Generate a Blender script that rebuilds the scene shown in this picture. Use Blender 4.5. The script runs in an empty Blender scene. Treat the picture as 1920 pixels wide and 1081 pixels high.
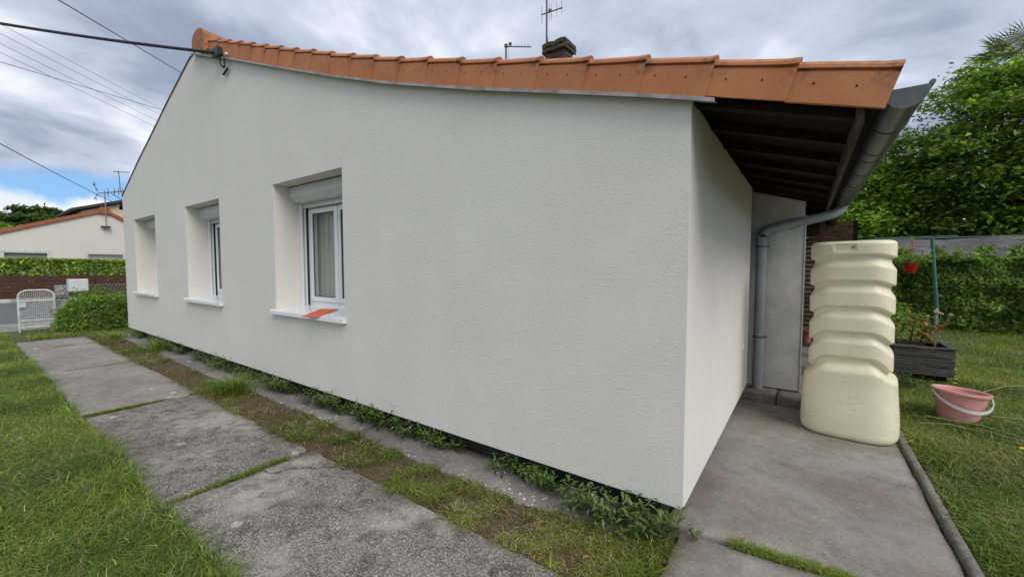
import bpy, math, random
import numpy as np
from mathutils import Vector, Matrix
R = math.radians
random.seed(7)
rng = np.random.default_rng(11)
scn = bpy.context.scene
col = scn.collection

# ------------------------------------------------------------------ camera
cam_d = bpy.data.cameras.new('camera')
cam_d.sensor_width = 36.0
cam_d.lens = 763.0 / 1920.0 * 36.0
cam_d.clip_start = 0.05
cam_d.clip_end = 2000.0
cam = bpy.data.objects.new('camera', cam_d)
col.objects.link(cam)
cam.location = (0.482, -2.186, 1.42)
cam.rotation_euler = (R(87.0), 0, R(35.8))
scn.camera = cam

# ------------------------------------------------------------------ light
SUN_DIR = Vector((0.80, -0.27, 0.80)).normalized()      # towards the sun
sun_d = bpy.data.lights.new('sun', 'SUN')
sun_d.energy = 1.5
sun_d.angle = R(38)
sun_d.color = (1.0, 0.94, 0.84)
sun = bpy.data.objects.new('sun', sun_d)
col.objects.link(sun)
sun.rotation_euler = SUN_DIR.to_track_quat('Z', 'Y').to_euler()
sun.location = (6, -6, 12)

scn.view_settings.view_transform = 'Standard'
scn.view_settings.look = 'None'
scn.view_settings.exposure = 0.52
scn.cycles.max_bounces = 6
scn.cycles.diffuse_bounces = 3
scn.cycles.glossy_bounces = 3
scn.cycles.transparent_max_bounces = 6
scn.cycles.adaptive_threshold = 0.02
scn.view_settings.gamma = 1.0
scn.view_settings.use_curve_mapping = False

world = bpy.data.worlds.new('World')
scn.world = world
world.use_nodes = True
world.cycles.sampling_method = 'MANUAL'
world.cycles.sample_map_resolution = 256


class G:
    """tiny node-graph helper"""
    def __init__(s, tree):
        s.t = tree
        s.n = tree.nodes
        s.l = tree.links

    def put(s, sock, v):
        if isinstance(v, bpy.types.NodeSocket):
            s.l.new(v, sock)
        elif v is not None:
            if isinstance(v, (tuple, list)) and len(v) == 3 and sock.type == 'RGBA':
                v = (*v, 1)
            sock.default_value = v

    def node(s, kind, out=0, **kw):
        n = s.n.new(kind)
        for k, v in kw.items():
            if k.startswith('i_'):
                key = k[2:]
                s.put(n.inputs[int(key)] if key.isdigit() else n.inputs[key.replace('_', ' ')], v)
            else:
                setattr(n, k, v)
        return n.outputs[out]

    def math(s, op, a, b=None, c=None, clamp=False):
        n = s.n.new('ShaderNodeMath')
        n.operation = op
        n.use_clamp = clamp
        s.put(n.inputs[0], a)
        if b is not None:
            s.put(n.inputs[1], b)
        if c is not None:
            s.put(n.inputs[2], c)
        return n.outputs[0]

    def vmath(s, op, a, b=None):
        n = s.n.new('ShaderNodeVectorMath')
        n.operation = op
        s.put(n.inputs[0], a)
        if b is not None:
            s.put(n.inputs[1], b)
        return n.outputs[0] if op not in ('DOT_PRODUCT', 'LENGTH') else n.outputs[1]

    def vscale(s, a, k):
        n = s.n.new('ShaderNodeVectorMath')
        n.operation = 'SCALE'
        s.put(n.inputs[0], a)
        n.inputs['Scale'].default_value = k
        return n.outputs[0]

    def mix(s, f, a, b, kind='MIX'):
        n = s.n.new('ShaderNodeMix')
        n.data_type = 'RGBA'
        n.blend_type = kind
        s.put(n.inputs[0], f)
        s.put(n.inputs[6], a)
        s.put(n.inputs[7], b)
        return n.outputs[2]

    def ramp(s, f, lo, hi, a=0.0, b=1.0, smooth=True):
        n = s.n.new('ShaderNodeMapRange')
        n.interpolation_type = 'SMOOTHSTEP' if smooth else 'LINEAR'
        s.put(n.inputs[0], f)
        for i, v in enumerate((lo, hi, a, b)):
            s.put(n.inputs[i + 1], v)
        return n.outputs[0]

    def noise(s, vec, scale, detail=4.0, rough=0.55, dist=0.0, out=0):
        n = s.n.new('ShaderNodeTexNoise')
        s.put(n.inputs['Vector'], vec)
        n.inputs['Scale'].default_value = scale
        n.inputs['Detail'].default_value = detail
        n.inputs['Roughness'].default_value = rough
        n.inputs['Distortion'].default_value = dist
        return n.outputs[out]

    def voro(s, vec, scale, feature='F1', out='Distance', rand=1.0):
        n = s.n.new('ShaderNodeTexVoronoi')
        n.feature = feature
        s.put(n.inputs['Vector'], vec)
        n.inputs['Scale'].default_value = scale
        n.inputs['Randomness'].default_value = rand
        return n.outputs[out]

    def mapping(s, vec, loc=(0, 0, 0), rot=(0, 0, 0), scale=(1, 1, 1)):
        n = s.n.new('ShaderNodeMapping')
        s.put(n.inputs[0], vec)
        n.inputs[1].default_value = loc
        n.inputs[2].default_value = rot
        n.inputs[3].default_value = scale
        return n.outputs[0]


def build_world():
    g = G(world.node_tree)
    g.n.clear()
    STR = 0.10
    sky = g.n.new('ShaderNodeTexSky')
    sky.sky_type = 'NISHITA'
    sky.sun_disc = False
    sky.sun_elevation = math.asin(SUN_DIR.z)
    sky.sun_rotation = math.atan2(SUN_DIR.x, SUN_DIR.y)
    sky.air_density = 1.0
    sky.dust_density = 0.6
    sky.ozone_density = 1.6
    d = g.node('ShaderNodeTexCoord', 0)
    sep = g.n.new('ShaderNodeSeparateXYZ')
    g.put(sep.inputs[0], d)
    X, Y, Z = sep.outputs
    zz = g.math('ADD', g.math('MAXIMUM', Z, 0.0), 0.16)
    cx = g.math('DIVIDE', X, zz)
    cy = g.math('DIVIDE', Y, zz)
    comb = g.n.new('ShaderNodeCombineXYZ')
    g.put(comb.inputs[0], cx)
    g.put(comb.inputs[1], cy)
    P = g.mapping(comb.outputs[0], (3.1, 1.7, 0), (0, 0, R(25)), (1.0, 0.88, 1))
    big = g.noise(P, 0.85, 4, 0.5, 0.25)
    med = g.noise(g.mapping(P, (8, 2, 0)), 2.0, 6, 0.55, 0.25)
    shade = g.math('ADD', g.math('MULTIPLY', big, 0.62), g.math('MULTIPLY', med, 0.38))
    lit = g.ramp(shade, 0.36, 0.62)
    k = 1.0 / STR
    dark = (0.225 * k, 0.27 * k, 0.355 * k)
    mid = (0.395 * k, 0.445 * k, 0.54 * k)
    light = (0.69 * k, 0.72 * k, 0.77 * k)
    c1 = g.mix(g.ramp(lit, 0.0, 0.55), dark, mid)
    cloud = g.mix(g.ramp(lit, 0.5, 1.0), c1, light)
    # thin high gaps, and the clear strip low in the west under the cloud deck
    gapn = g.noise(g.mapping(P, (1.3, 5.2, 0)), 1.7, 4, 0.5)
    gap = g.math('MULTIPLY', g.ramp(gapn, 0.66, 0.76), 0.55)
    west = g.ramp(g.vmath('DOT_PRODUCT', d, (-0.985, 0.08, 0.10)), 0.90, 0.975)
    edge = g.math('ADD', Z, g.math('MULTIPLY', g.math('SUBTRACT', g.noise(d, 9, 5, 0.6), 0.5), 0.045))
    strip = g.math('MULTIPLY', g.ramp(edge, 0.172, 0.140), west)
    blue_f = g.math('MAXIMUM', gap, strip)
    # a clear sky is deeper blue than the hazy Nishita horizon
    blue = g.mix(0.72, g.mix(1.0, sky.outputs[0], (0.62, 0.86, 1.0), 'MULTIPLY'), (0.19 * k, 0.355 * k, 0.62 * k))
    c2 = g.mix(blue_f, cloud, blue)
    # a bank of white cumulus on the western horizon
    puff = g.math('MULTIPLY', g.math('SUBTRACT', g.noise(g.mapping(d, (2.15, 0.43, 0)), 6.2, 5, 0.55), 0.5), 0.12)
    cum = g.math('MULTIPLY', g.ramp(g.math('SUBTRACT', g.math('SUBTRACT', Z, 0.108), puff), 0.012, -0.006), west)
    cumc = g.mix(g.ramp(g.noise(d, 24, 3, 0.6), 0.4, 0.65), (0.58 * k, 0.63 * k, 0.71 * k), (0.78 * k, 0.80 * k, 0.82 * k))
    c3 = g.mix(cum, c2, cumc)
    bg = g.n.new('ShaderNodeBackground')
    bg.inputs[1].default_value = STR
    g.put(bg.inputs[0], c3)
    out = g.n.new('ShaderNodeOutputWorld')
    g.l.new(bg.outputs[0], out.inputs[0])


build_world()

# ------------------------------------------------------------------ helpers
class MB:
    def __init__(s):
        s.v, s.f, s.m = [], [], []

    def add(s, vs, fs, mi=0):
        o = len(s.v)
        s.v += [tuple(v) for v in vs]
        s.f += [tuple(i + o for i in f) for f in fs]
        s.m += [mi] * len(fs)
        return s

    def box(s, a, b, mi=0, M=None, jit=0.0):
        (x0, y0, z0), (x1, y1, z1) = a, b
        vs = [Vector((x, y, z)) for z in (z0, z1) for y in (y0, y1) for x in (x0, x1)]
        if jit:
            vs = [v + Vector((random.uniform(-jit, jit), random.uniform(-jit, jit), random.uniform(-jit, jit))) for v in vs]
        if M is not None:
            vs = [M @ v for v in vs]
        return s.add(vs, [(0, 2, 3, 1), (4, 5, 7, 6), (0, 1, 5, 4), (2, 6, 7, 3), (0, 4, 6, 2), (1, 3, 7, 5)], mi)

    def tube(s, pts, r, n=8, mi=0, caps=True):
        pts = [Vector(p) for p in pts]
        rs = r if isinstance(r, (list, tuple)) else [r] * len(pts)
        rings = []
        up = Vector((0, 0, 1))
        for i, p in enumerate(pts):
            t = (pts[min(i + 1, len(pts) - 1)] - pts[max(i - 1, 0)]).normalized()
            ref = up if abs(t.dot(up)) < 0.95 else Vector((1, 0, 0))
            a = t.cross(ref).normalized()
            b = t.cross(a).normalized()
            rings.append([p + (a * math.cos(2 * math.pi * k / n) + b * math.sin(2 * math.pi * k / n)) * rs[i] for k in range(n)])
        vs = [v for ring in rings for v in ring]
        fs = []
        for i in range(len(pts) - 1):
            for k in range(n):
                fs.append((i * n + k, (i + 1) * n + k, (i + 1) * n + (k + 1) % n, i * n + (k + 1) % n))
        if caps:
            fs.append(tuple(range(n)))
            fs.append(tuple((len(pts) - 1) * n + k for k in reversed(range(n))))
        return s.add(vs, fs, mi)

    def lathe(s, prof, n=32, mi=0, c=(0, 0, 0)):
        vs = [(c[0] + r * math.cos(2 * math.pi * k / n), c[1] + r * math.sin(2 * math.pi * k / n), c[2] + z) for r, z in prof for k in range(n)]
        fs = [(i * n + k, i * n + (k + 1) % n, (i + 1) * n + (k + 1) % n, (i + 1) * n + k) for i in range(len(prof) - 1) for k in range(n)]
        return s.add(vs, fs, mi)

    def prism(s, poly, axis, a, b, mi=0):
        """extrude a 2-D polygon along axis 'x','y' or 'z' between a and b"""
        def P(p, t):
            return {'x': (t, p[0], p[1]), 'y': (p[0], t, p[1]), 'z': (p[0], p[1], t)}[axis]
        n = len(poly)
        vs = [P(p, a) for p in poly] + [P(p, b) for p in poly]
        fs = [(i, (i + 1) % n, n + (i + 1) % n, n + i) for i in range(n)]
        fs += [tuple(reversed(range(n))), tuple(range(n, 2 * n))]
        return s.add(vs, fs, mi)

    def mesh(s, name, mats, smooth=None):
        me = bpy.data.meshes.new(name)
        me.from_pydata(s.v, [], s.f)
        for m in (mats if isinstance(mats, (list, tuple)) else [mats]):
            me.materials.append(m)
        me.polygons.foreach_set('material_index', s.m)
        import bmesh
        bm = bmesh.new()
        bm.from_mesh(me)
        bmesh.ops.recalc_face_normals(bm, faces=bm.faces)
        bm.to_mesh(me)
        bm.free()
        if smooth is not None:
            me.polygons.foreach_set('use_smooth', [True] * len(me.polygons))
            if smooth < 180:
                me.set_sharp_from_angle(angle=R(smooth))
        me.update()
        return me

    def build(s, name, mats, parent=None, smooth=None, bevel=0.0, seg=2, loc=None):
        o = bpy.data.objects.new(name, s.mesh(name, mats, smooth))
        return finish(o, parent, bevel, seg, loc)


def finish(o, parent=None, bevel=0.0, seg=2, loc=None):
    col.objects.link(o)
    if parent:
        o.parent = parent
    if loc is not None:
        o.location = loc
    if bevel:
        m = o.modifiers.new('bevel', 'BEVEL')
        m.width = bevel
        m.segments = seg
        m.limit_method = 'ANGLE'
        m.angle_limit = R(40)
    return o


def np_mesh(name, verts, faces_list, mats, colors=None, smooth=False, matidx=None):
    """verts (N,3); faces_list = list of (M,k) int arrays"""
    me = bpy.data.meshes.new(name)
    me.vertices.add(len(verts))
    me.vertices.foreach_set('co', np.asarray(verts, np.float32).ravel())
    loops = np.concatenate([f.ravel() for f in faces_list]).astype(np.int32)
    tot = np.concatenate([np.full(len(f), f.shape[1], np.int32) for f in faces_list])
    start = np.concatenate([[0], np.cumsum(tot)[:-1]]).astype(np.int32)
    me.loops.add(len(loops))
    me.loops.foreach_set('vertex_index', loops)
    me.polygons.add(len(tot))
    me.polygons.foreach_set('loop_start', start)
    me.polygons.foreach_set('loop_total', tot)
    if matidx is not None:
        me.polygons.foreach_set('material_index', np.asarray(matidx, np.int32))
    if smooth:
        me.polygons.foreach_set('use_smooth', np.ones(len(tot), bool))
    for m in (mats if isinstance(mats, (list, tuple)) else [mats]):
        me.materials.append(m)
    me.update(calc_edges=True)
    if colors is not None:
        at = me.color_attributes.new('Col', 'FLOAT_COLOR', 'POINT')
        c = np.ones((len(verts), 4), np.float32)
        c[:, :3] = colors
        at.data.foreach_set('color', c.ravel())
    return me


def empty(name, loc=(0, 0, 0), rz=0.0):
    o = bpy.data.objects.new(name, None)
    o.empty_display_size = 0.1
    o.location = loc
    o.rotation_euler = (0, 0, rz)
    col.objects.link(o)
    return o


def tag(o, label=None, cat=None, group=None, kind=None):
    if label:
        o['label'] = label
    if cat:
        o['category'] = cat
    if group:
        o['group'] = group
    if kind:
        o['kind'] = kind
    return o


def obj(name, me, parent=None, loc=None):
    return finish(bpy.data.objects.new(name, me), parent, loc=loc)


# ------------------------------------------------------------------ materials
def new_mat(name):
    m = bpy.data.materials.new(name)
    m.use_nodes = True
    g = G(m.node_tree)
    return m, g, g.n['Principled BSDF']


def objco(g):
    return g.node('ShaderNodeTexCoord', 3)


def bump(g, bsdf, h, strength=0.3, dist=0.01):
    n = g.n.new('ShaderNodeBump')
    n.inputs['Strength'].default_value = strength
    n.inputs['Distance'].default_value = dist
    g.put(n.inputs['Height'], h)
    g.l.new(n.outputs[0], bsdf.inputs['Normal'])


def simple(name, c, rough=0.6, var=0.15, scale=6.0, metal=0.0, bmp=0.0, bscale=60.0, c2=None, spec=0.5):
    m, g, b = new_mat(name)
    co = objco(g)
    f = g.noise(co, scale, 6, 0.6)
    ca = tuple(x * (1 - var) for x in c)
    cb = c2 if c2 else tuple(min(1, x * (1 + var)) for x in c)
    g.put(b.inputs['Base Color'], g.mix(g.ramp(f, 0.3, 0.7), ca, cb))
    b.inputs['Roughness'].default_value = rough
    b.inputs['Metallic'].default_value = metal
    b.inputs['Specular IOR Level'].default_value = spec
    if bmp:
        bump(g, b, g.noise(co, bscale, 4, 0.6), bmp, 0.01)
    return m


def mat_render():
    m, g, b = new_mat('roughcast_render')
    co = objco(g)
    big = g.noise(co, 0.7, 4, 0.5)
    fine = g.noise(co, 150, 4, 0.6, 0.5)
    gr = g.noise(co, 60, 2, 0.5)
    streak = g.noise(g.mapping(co, scale=(3.0, 3.0, 0.25)), 1.5, 4, 0.5)
    c = g.mix(g.ramp(big, 0.3, 0.7), (0.765, 0.735, 0.685), (0.785, 0.757, 0.708))
    c = g.mix(g.math('MULTIPLY', g.ramp(streak, 0.45, 0.75), 0.14), c, (0.68, 0.655, 0.615))
    c = g.mix(g.math('MULTIPLY', g.ramp(fine, 0.5, 0.72), 0.16), c, (0.55, 0.535, 0.50))
    g.put(b.inputs['Base Color'], c)
    b.inputs['Roughness'].default_value = 0.93
    b.inputs['Specular IOR Level'].default_value = 0.2
    patch = g.ramp(g.noise(co, 2.4, 3, 0.5), 0.35, 0.65, 0.6, 1.0)
    h = g.math('MULTIPLY', g.math('ADD', fine, g.math('MULTIPLY', gr, 0.6)), patch)
    wav = g.noise(co, 3.0, 2, 0.5)
    h = g.math('ADD', h, g.math('MULTIPLY', wav, 0.2))
    bump(g, b, h, 0.9, 0.005)
    return m


def mat_concrete(name, ca, cb, pit=1.0, lich=1.0, dark=1.0, cracks=True, brown=0.0, seed=0.0):
    m, g, b = new_mat(name)
    co = g.mapping(g.node('ShaderNodeNewGeometry', 0), (seed, seed * 0.7, 0))
    big = g.noise(co, 1.6, 5, 0.6, 0.3)
    med = g.noise(co, 9, 6, 0.65, 0.5)
    fine = g.noise(co, 75, 4, 0.65)
    spk = g.voro(co, 120)
    c = g.mix(g.ramp(big, 0.3, 0.7), ca, cb)
    if brown:
        bn = g.noise(g.mapping(co, (4, 9, 0)), 1.9, 6, 0.62, 0.25)
        c = g.mix(g.math('MULTIPLY', g.ramp(bn, 0.4, 0.65), brown), c, (0.235, 0.19, 0.145))
        bn2 = g.noise(g.mapping(co, (1, 3, 0)), 2.7, 7, 0.7, 0.3)
        c = g.mix(g.math('MULTIPLY', g.ramp(bn2, 0.50, 0.72), 0.60 * brown), c, (0.11, 0.10, 0.09))
    zone = g.ramp(g.noise(co, 1.1, 3, 0.5), 0.36, 0.60)
    c = g.mix(g.math('MULTIPLY', g.ramp(med, 0.44, 0.66), 0.60 * dark), c, (0.105, 0.098, 0.09))
    grain = g.noise(g.mapping(co, scale=(1.0, 1.6, 1.0)), 84, 6, 0.75, 0.9)
    c = g.mix(g.math('MULTIPLY', g.math('MULTIPLY', g.ramp(grain, 0.50, 0.60), g.math('ADD', g.math('MULTIPLY', zone, 0.75), 0.25)), 0.62 * dark), c, (0.075, 0.07, 0.065))
    c = g.mix(g.math('MULTIPLY', g.ramp(grain, 0.47, 0.36), 0.45), c, (0.46, 0.435, 0.40))
    c = g.mix(g.math('MULTIPLY', g.ramp(fine, 0.5, 0.68), 0.45 * dark), c, (0.10, 0.094, 0.088))
    # pale lichen discs and flakes of paint
    wv = g.vmath('ADD', co, g.vscale(g.noise(co, 14, 3, 0.6, out=1), 0.05))
    pv = g.voro(g.vmath('ADD', wv, (1.7, 0.4, 0)), 34)
    pm_ = g.math('MULTIPLY', g.ramp(pv, 0.26, 0.12), g.math('MULTIPLY', zone, g.ramp(g.noise(co, 6.0, 2), 0.42, 0.56)))
    c = g.mix(g.math('MULTIPLY', pm_, 0.8 * dark), c, (0.05, 0.047, 0.043))
    lv = g.voro(wv, 5.5)
    lv_c = g.voro(wv, 5.5, out='Color')
    sepc = g.n.new('ShaderNodeSeparateColor')
    g.put(sepc.inputs[0], lv_c)
    size = g.math('MULTIPLY', g.ramp(sepc.outputs[0], 0.45, 1.0, 0.0, 0.20, smooth=False), lich)
    lm = g.math('LESS_THAN', lv, size)
    lv2 = g.voro(g.vmath('ADD', wv, (3.3, 7.7, 0)), 26)
    lm2 = g.math('MULTIPLY', g.math('LESS_THAN', lv2, 0.20 * lich), g.ramp(med, 0.36, 0.46))
    lm2 = g.math('MULTIPLY', lm2, g.ramp(g.noise(co, 2.7, 2), 0.47, 0.6))
    lm = g.math('MAXIMUM', lm, lm2)
    c = g.mix(g.math('MULTIPLY', lm, 0.9), c, (0.66, 0.65, 0.62))
    h = g.math('ADD', g.math('MULTIPLY', fine, 0.6), g.math('MULTIPLY', med, 0.8))
    h = g.math('SUBTRACT', h, g.math('MULTIPLY', g.math('MULTIPLY', g.ramp(grain, 0.48, 0.62), zone), 1.2))
    h = g.math('SUBTRACT', h, g.math('MULTIPLY', g.ramp(spk, 0.0, 0.35), 0.25))
    if cracks:
        cw = g.vmath('ADD', co, g.vscale(g.noise(co, 3.5, 5, 0.6, out=1), 0.22))
        cr = g.voro(g.vmath('ADD', cw, (0.35, 0.9, 0)), 0.36, 'DISTANCE_TO_EDGE')
        cm = g.math('MULTIPLY', g.ramp(cr, 0.0022, 0.0006), 0.75)
        c = g.mix(cm, c, (0.035, 0.032, 0.03))
        h = g.math('SUBTRACT', h, g.math('MULTIPLY', cm, 1.5))
    g.put(b.inputs['Base Color'], c)
    b.inputs['Roughness'].default_value = 0.92
    b.inputs['Specular IOR Level'].default_value = 0.25
    bump(g, b, h, 0.95 * pit, 0.014)
    return m


def mat_soil(name, a=(0.085, 0.06, 0.042), c2=(0.17, 0.125, 0.09), green=0.25):
    m, g, b = new_mat(name)
    co = g.node('ShaderNodeNewGeometry', 0)
    n1 = g.noise(co, 2.3, 6, 0.65)
    n2 = g.noise(co, 38, 5, 0.7)
    c = g.mix(g.ramp(n2, 0.3, 0.7), a, c2)
    c = g.mix(g.math('MULTIPLY', g.ramp(n1, 0.42, 0.62), green), c, (0.065, 0.095, 0.022))
    c = g.mix(g.math('MULTIPLY', g.math('LESS_THAN', g.voro(co, 60), 0.13), 0.7), c, (0.36, 0.33, 0.29))
    g.put(b.inputs['Base Color'], c)
    b.inputs['Roughness'].default_value = 0.95
    bump(g, b, g.math('ADD', n2, g.math('MULTIPLY', n1, 2.0)), 0.9, 0.02)
    return m


def mat_leaf(name, trans=0.35, rough=0.45, tint=(1, 1, 1)):
    m, g, b = new_mat(name)
    at = g.node('ShaderNodeAttribute', 0, attribute_name='Col')
    c = g.mix(1.0, at, tint, 'MULTIPLY')
    g.put(b.inputs['Base Color'], c)
    b.inputs['Roughness'].default_value = rough
    b.inputs['Specular IOR Level'].default_value = 0.35
    tr = g.n.new('ShaderNodeBsdfTranslucent')
    g.put(tr.inputs[0], g.mix(1.0, c, (1.25, 1.3, 0.7), 'MULTIPLY'))
    mx = g.n.new('ShaderNodeMixShader')
    mx.inputs[0].default_value = trans
    g.l.new(b.outputs[0], mx.inputs[1])
    g.l.new(tr.outputs[0], mx.inputs[2])
    g.l.new(mx.outputs[0], g.n['Material Output'].inputs[0])
    return m


def mat_glass():
    m, g, b = new_mat('window_glass')
    g.n.remove(b)
    tr = g.n.new('ShaderNodeBsdfTransparent')
    tr.inputs[0].default_value = (0.95, 0.965, 0.96, 1)
    gl = g.n.new('ShaderNodeBsdfGlossy')
    gl.inputs['Roughness'].default_value = 0.01
    fr = g.n.new('ShaderNodeFresnel')
    bf = g.node('ShaderNodeNewGeometry', 6)
    g.put(fr.inputs[0], g.math('ADD', g.math('MULTIPLY', bf, 1 / 1.5 - 1.5), 1.5))
    mx = g.n.new('ShaderNodeMixShader')
    g.l.new(fr.outputs[0], mx.inputs[0])
    g.l.new(tr.outputs[0], mx.inputs[1])
    g.l.new(gl.outputs[0], mx.inputs[2])
    g.l.new(mx.outputs[0], g.n['Material Output'].inputs[0])
    return m


def mat_terracotta(name='terracotta', a=(0.48, 0.170, 0.068), c2=(0.57, 0.225, 0.096)):
    m, g, b = new_mat(name)
    co = g.node('ShaderNodeNewGeometry', 0)
    oi = g.node('ShaderNodeObjectInfo', 5)
    n1 = g.noise(co, 4, 5, 0.6)
    n2 = g.noise(co, 45, 4, 0.65)
    c = g.mix(g.ramp(n1, 0.3, 0.7), a, c2)
    c = g.mix(g.math('MULTIPLY', oi, 0.32), c, (0.36, 0.155, 0.075))
    moss = g.math('MULTIPLY', g.ramp(g.noise(co, 10, 6, 0.7), 0.55, 0.72), 0.55)
    # weathering settles on faces that look up
    nz = g.n.new('ShaderNodeSeparateXYZ')
    g.put(nz.inputs[0], g.node('ShaderNodeNewGeometry', 1))
    up = g.ramp(nz.outputs[2], 0.15, 0.8, 0.25, 1.0)
    c = g.mix(g.math('MULTIPLY', moss, up), c, (0.13, 0.085, 0.05))
    c = g.mix(g.math('MULTIPLY', g.math('MULTIPLY', g.ramp(n2, 0.6, 0.75), up), 0.8), c, (0.06, 0.055, 0.045))
    c = g.mix(g.math('MULTIPLY', g.math('LESS_THAN', g.voro(co, 55), 0.10), 0.6), c, (0.12, 0.06, 0.03))
    oc = g.n.new('ShaderNodeSeparateXYZ')
    g.put(oc.inputs[0], objco(g))
    st = g.math('MULTIPLY', g.ramp(oc.outputs[2], 0.03, 0.135), g.math('MAXIMUM', g.ramp(oc.outputs[0], 0.23, 0.33), g.ramp(oc.outputs[0], 0.10, 0.02)))
    st = g.math('MULTIPLY', st, g.ramp(g.noise(co, 28, 5, 0.7), 0.42, 0.66))
    c = g.mix(g.math('MULTIPLY', st, 0.75), c, (0.085, 0.06, 0.04))
    roll = g.math('MULTIPLY', g.ramp(oc.outputs[2], 0.125, 0.15), g.ramp(g.noise(g.mapping(co, scale=(1, 1, 1)), 16, 6, 0.75), 0.47, 0.66))
    c = g.mix(g.math('MULTIPLY', roll, 0.55), c, (0.17, 0.105, 0.065))
    g.put(b.inputs['Base Color'], c)
    b.inputs['Roughness'].default_value = 0.82
    bump(g, b, g.math('ADD', n2, n1), 0.18, 0.006)
    return m


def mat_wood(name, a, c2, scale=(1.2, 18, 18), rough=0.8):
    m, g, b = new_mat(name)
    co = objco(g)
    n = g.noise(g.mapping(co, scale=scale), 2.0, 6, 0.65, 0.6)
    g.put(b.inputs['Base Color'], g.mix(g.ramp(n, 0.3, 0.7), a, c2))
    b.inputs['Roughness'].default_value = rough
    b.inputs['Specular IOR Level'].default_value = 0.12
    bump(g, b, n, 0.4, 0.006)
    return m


def mat_tank():
    m, g, b = new_mat('cream_polyethylene')
    co = objco(g)
    n = g.noise(co, 3.0, 5, 0.6)
    c = g.mix(g.ramp(n, 0.3, 0.7), (0.80, 0.735, 0.545), (0.84, 0.785, 0.61))
    scuff = g.math('MULTIPLY', g.ramp(g.noise(g.mapping(co, scale=(1, 1, 2.5)), 22, 6, 0.75, 1.2), 0.56, 0.64),
                   g.ramp(g.noise(co, 4.2, 3), 0.52, 0.62))
    c = g.mix(g.math('MULTIPLY', scuff, 0.5), c, (0.30, 0.25, 0.17))
    spot = g.math('MULTIPLY', g.math('LESS_THAN', g.voro(co, 11), 0.045), 0.9)
    c = g.mix(spot, c, (0.06, 0.05, 0.04))
    gr = g.math('MULTIPLY', g.ramp(g.noise(co, 12, 5, 0.7), 0.45, 0.75), 0.28)
    c = g.mix(gr, c, (0.55, 0.49, 0.34))
    g.put(b.inputs['Base Color'], c)
    b.inputs['Roughness'].default_value = 0.42
    b.inputs['Subsurface Weight'].default_value = 0.25
    b.inputs['Subsurface Radius'].default_value = (0.03, 0.025, 0.015)
    b.inputs['Subsurface Scale'].default_value = 1.0
    bump(g, b, g.noise(co, 60, 3), 0.06, 0.004)
    return m


def mat_zinc():
    m, g, b = new_mat('weathered_zinc')
    co = objco(g)
    n = g.noise(g.mapping(co, scale=(3, 1, 3)), 4, 6, 0.65)
    g.put(b.inputs['Base Color'], g.mix(g.ramp(n, 0.3, 0.7), (0.075, 0.088, 0.092), (0.14, 0.155, 0.16)))
    b.inputs['Metallic'].default_value = 0.45
    b.inputs['Roughness'].default_value = 0.42
    bump(g, b, g.noise(co, 14, 4), 0.08, 0.004)
    return m


M = {}
M['render'] = mat_render()
M['slab'] = mat_concrete('rough_path_concrete', (0.36, 0.332, 0.298), (0.475, 0.44, 0.40), 1.0, 0.9, 1.0, True)
M['slab_b'] = mat_concrete('pitted_path_concrete', (0.36, 0.332, 0.298), (0.475, 0.44, 0.40), 1.0, 0.8, 1.0, False, seed=3.0)
M['slab_far'] = mat_concrete('worn_path_concrete', (0.29, 0.268, 0.243), (0.38, 0.352, 0.325), 0.6, 0.8, 0.5, False, seed=4.0)
M['apron'] = mat_concrete('apron_concrete', (0.22, 0.205, 0.188), (0.29, 0.27, 0.25), 0.7, 1.1, 0.6, False, seed=9.0)
M['terrace'] = mat_concrete('terrace_concrete', (0.30, 0.276, 0.25), (0.385, 0.357, 0.327), 0.45, 0.2, 0.34, False, 0.7, seed=2.5)
M['kerb'] = mat_concrete('kerb_concrete', (0.22, 0.205, 0.182), (0.31, 0.29, 0.265), 0.5, 0.3, 0.9, False, 0.4, seed=6.0)
M['pavement'] = mat_concrete('pavement_concrete', (0.27, 0.255, 0.235), (0.35, 0.335, 0.31), 0.5, 0.4, 0.5, False, seed=12.0)
M['soil'] = mat_soil('soil')
M['turf'] = mat_soil('turf_soil', (0.06, 0.06, 0.024), (0.125, 0.12, 0.055), 0.85)
M['grass'] = mat_leaf('grass_blade', 0.35, 0.5)
M['leaf'] = mat_leaf('leaf', 0.42, 0.42, (1.7, 1.68, 1.35))
M['leaf_gloss'] = mat_leaf('glossy_leaf', 0.22, 0.30)
M['terra'] = mat_terracotta()
M['terra_far'] = mat_terracotta('terracotta_far', (0.34, 0.085, 0.04), (0.42, 0.12, 0.055))
M['hole'] = simple('nail_hole', (0.02, 0.012, 0.01), 0.9)
M['zinc'] = mat_zinc()
M['pvc_grey'] = simple('grey_pvc', (0.29, 0.315, 0.335), 0.45, 0.12, 5.0)
M['flash'] = simple('grey_flashing', (0.33, 0.30, 0.295), 0.5, 0.3, 9.0, 0.2)
M['flash_dark'] = simple('dark_verge_strip', (0.03, 0.045, 0.045), 0.5)
M['white_pvc'] = simple('white_pvc', (0.80, 0.81, 0.83), 0.30, 0.03, 3.0)
M['shutter'] = simple('grey_white_shutter', (0.60, 0.61, 0.62), 0.45, 0.04, 3.0)
M['white_alu'] = simple('white_aluminium', (0.82, 0.83, 0.84), 0.22, 0.03, 3.0)
M['rubber'] = simple('black_seal', (0.02, 0.02, 0.022), 0.6)
M['glass'] = mat_glass()
M['curtain'] = simple('grey_curtain', (0.42, 0.42, 0.39), 0.9, 0.08, 4)
M['dark_room'] = simple('dark_interior', (0.10, 0.095, 0.09), 0.9)
M['wood_dark'] = mat_wood('shadow_black_stained_wood', (0.006, 0.005, 0.004), (0.012, 0.009, 0.007))  # stained wood darkened further, holding the eave's deep shadow in its colour
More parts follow.
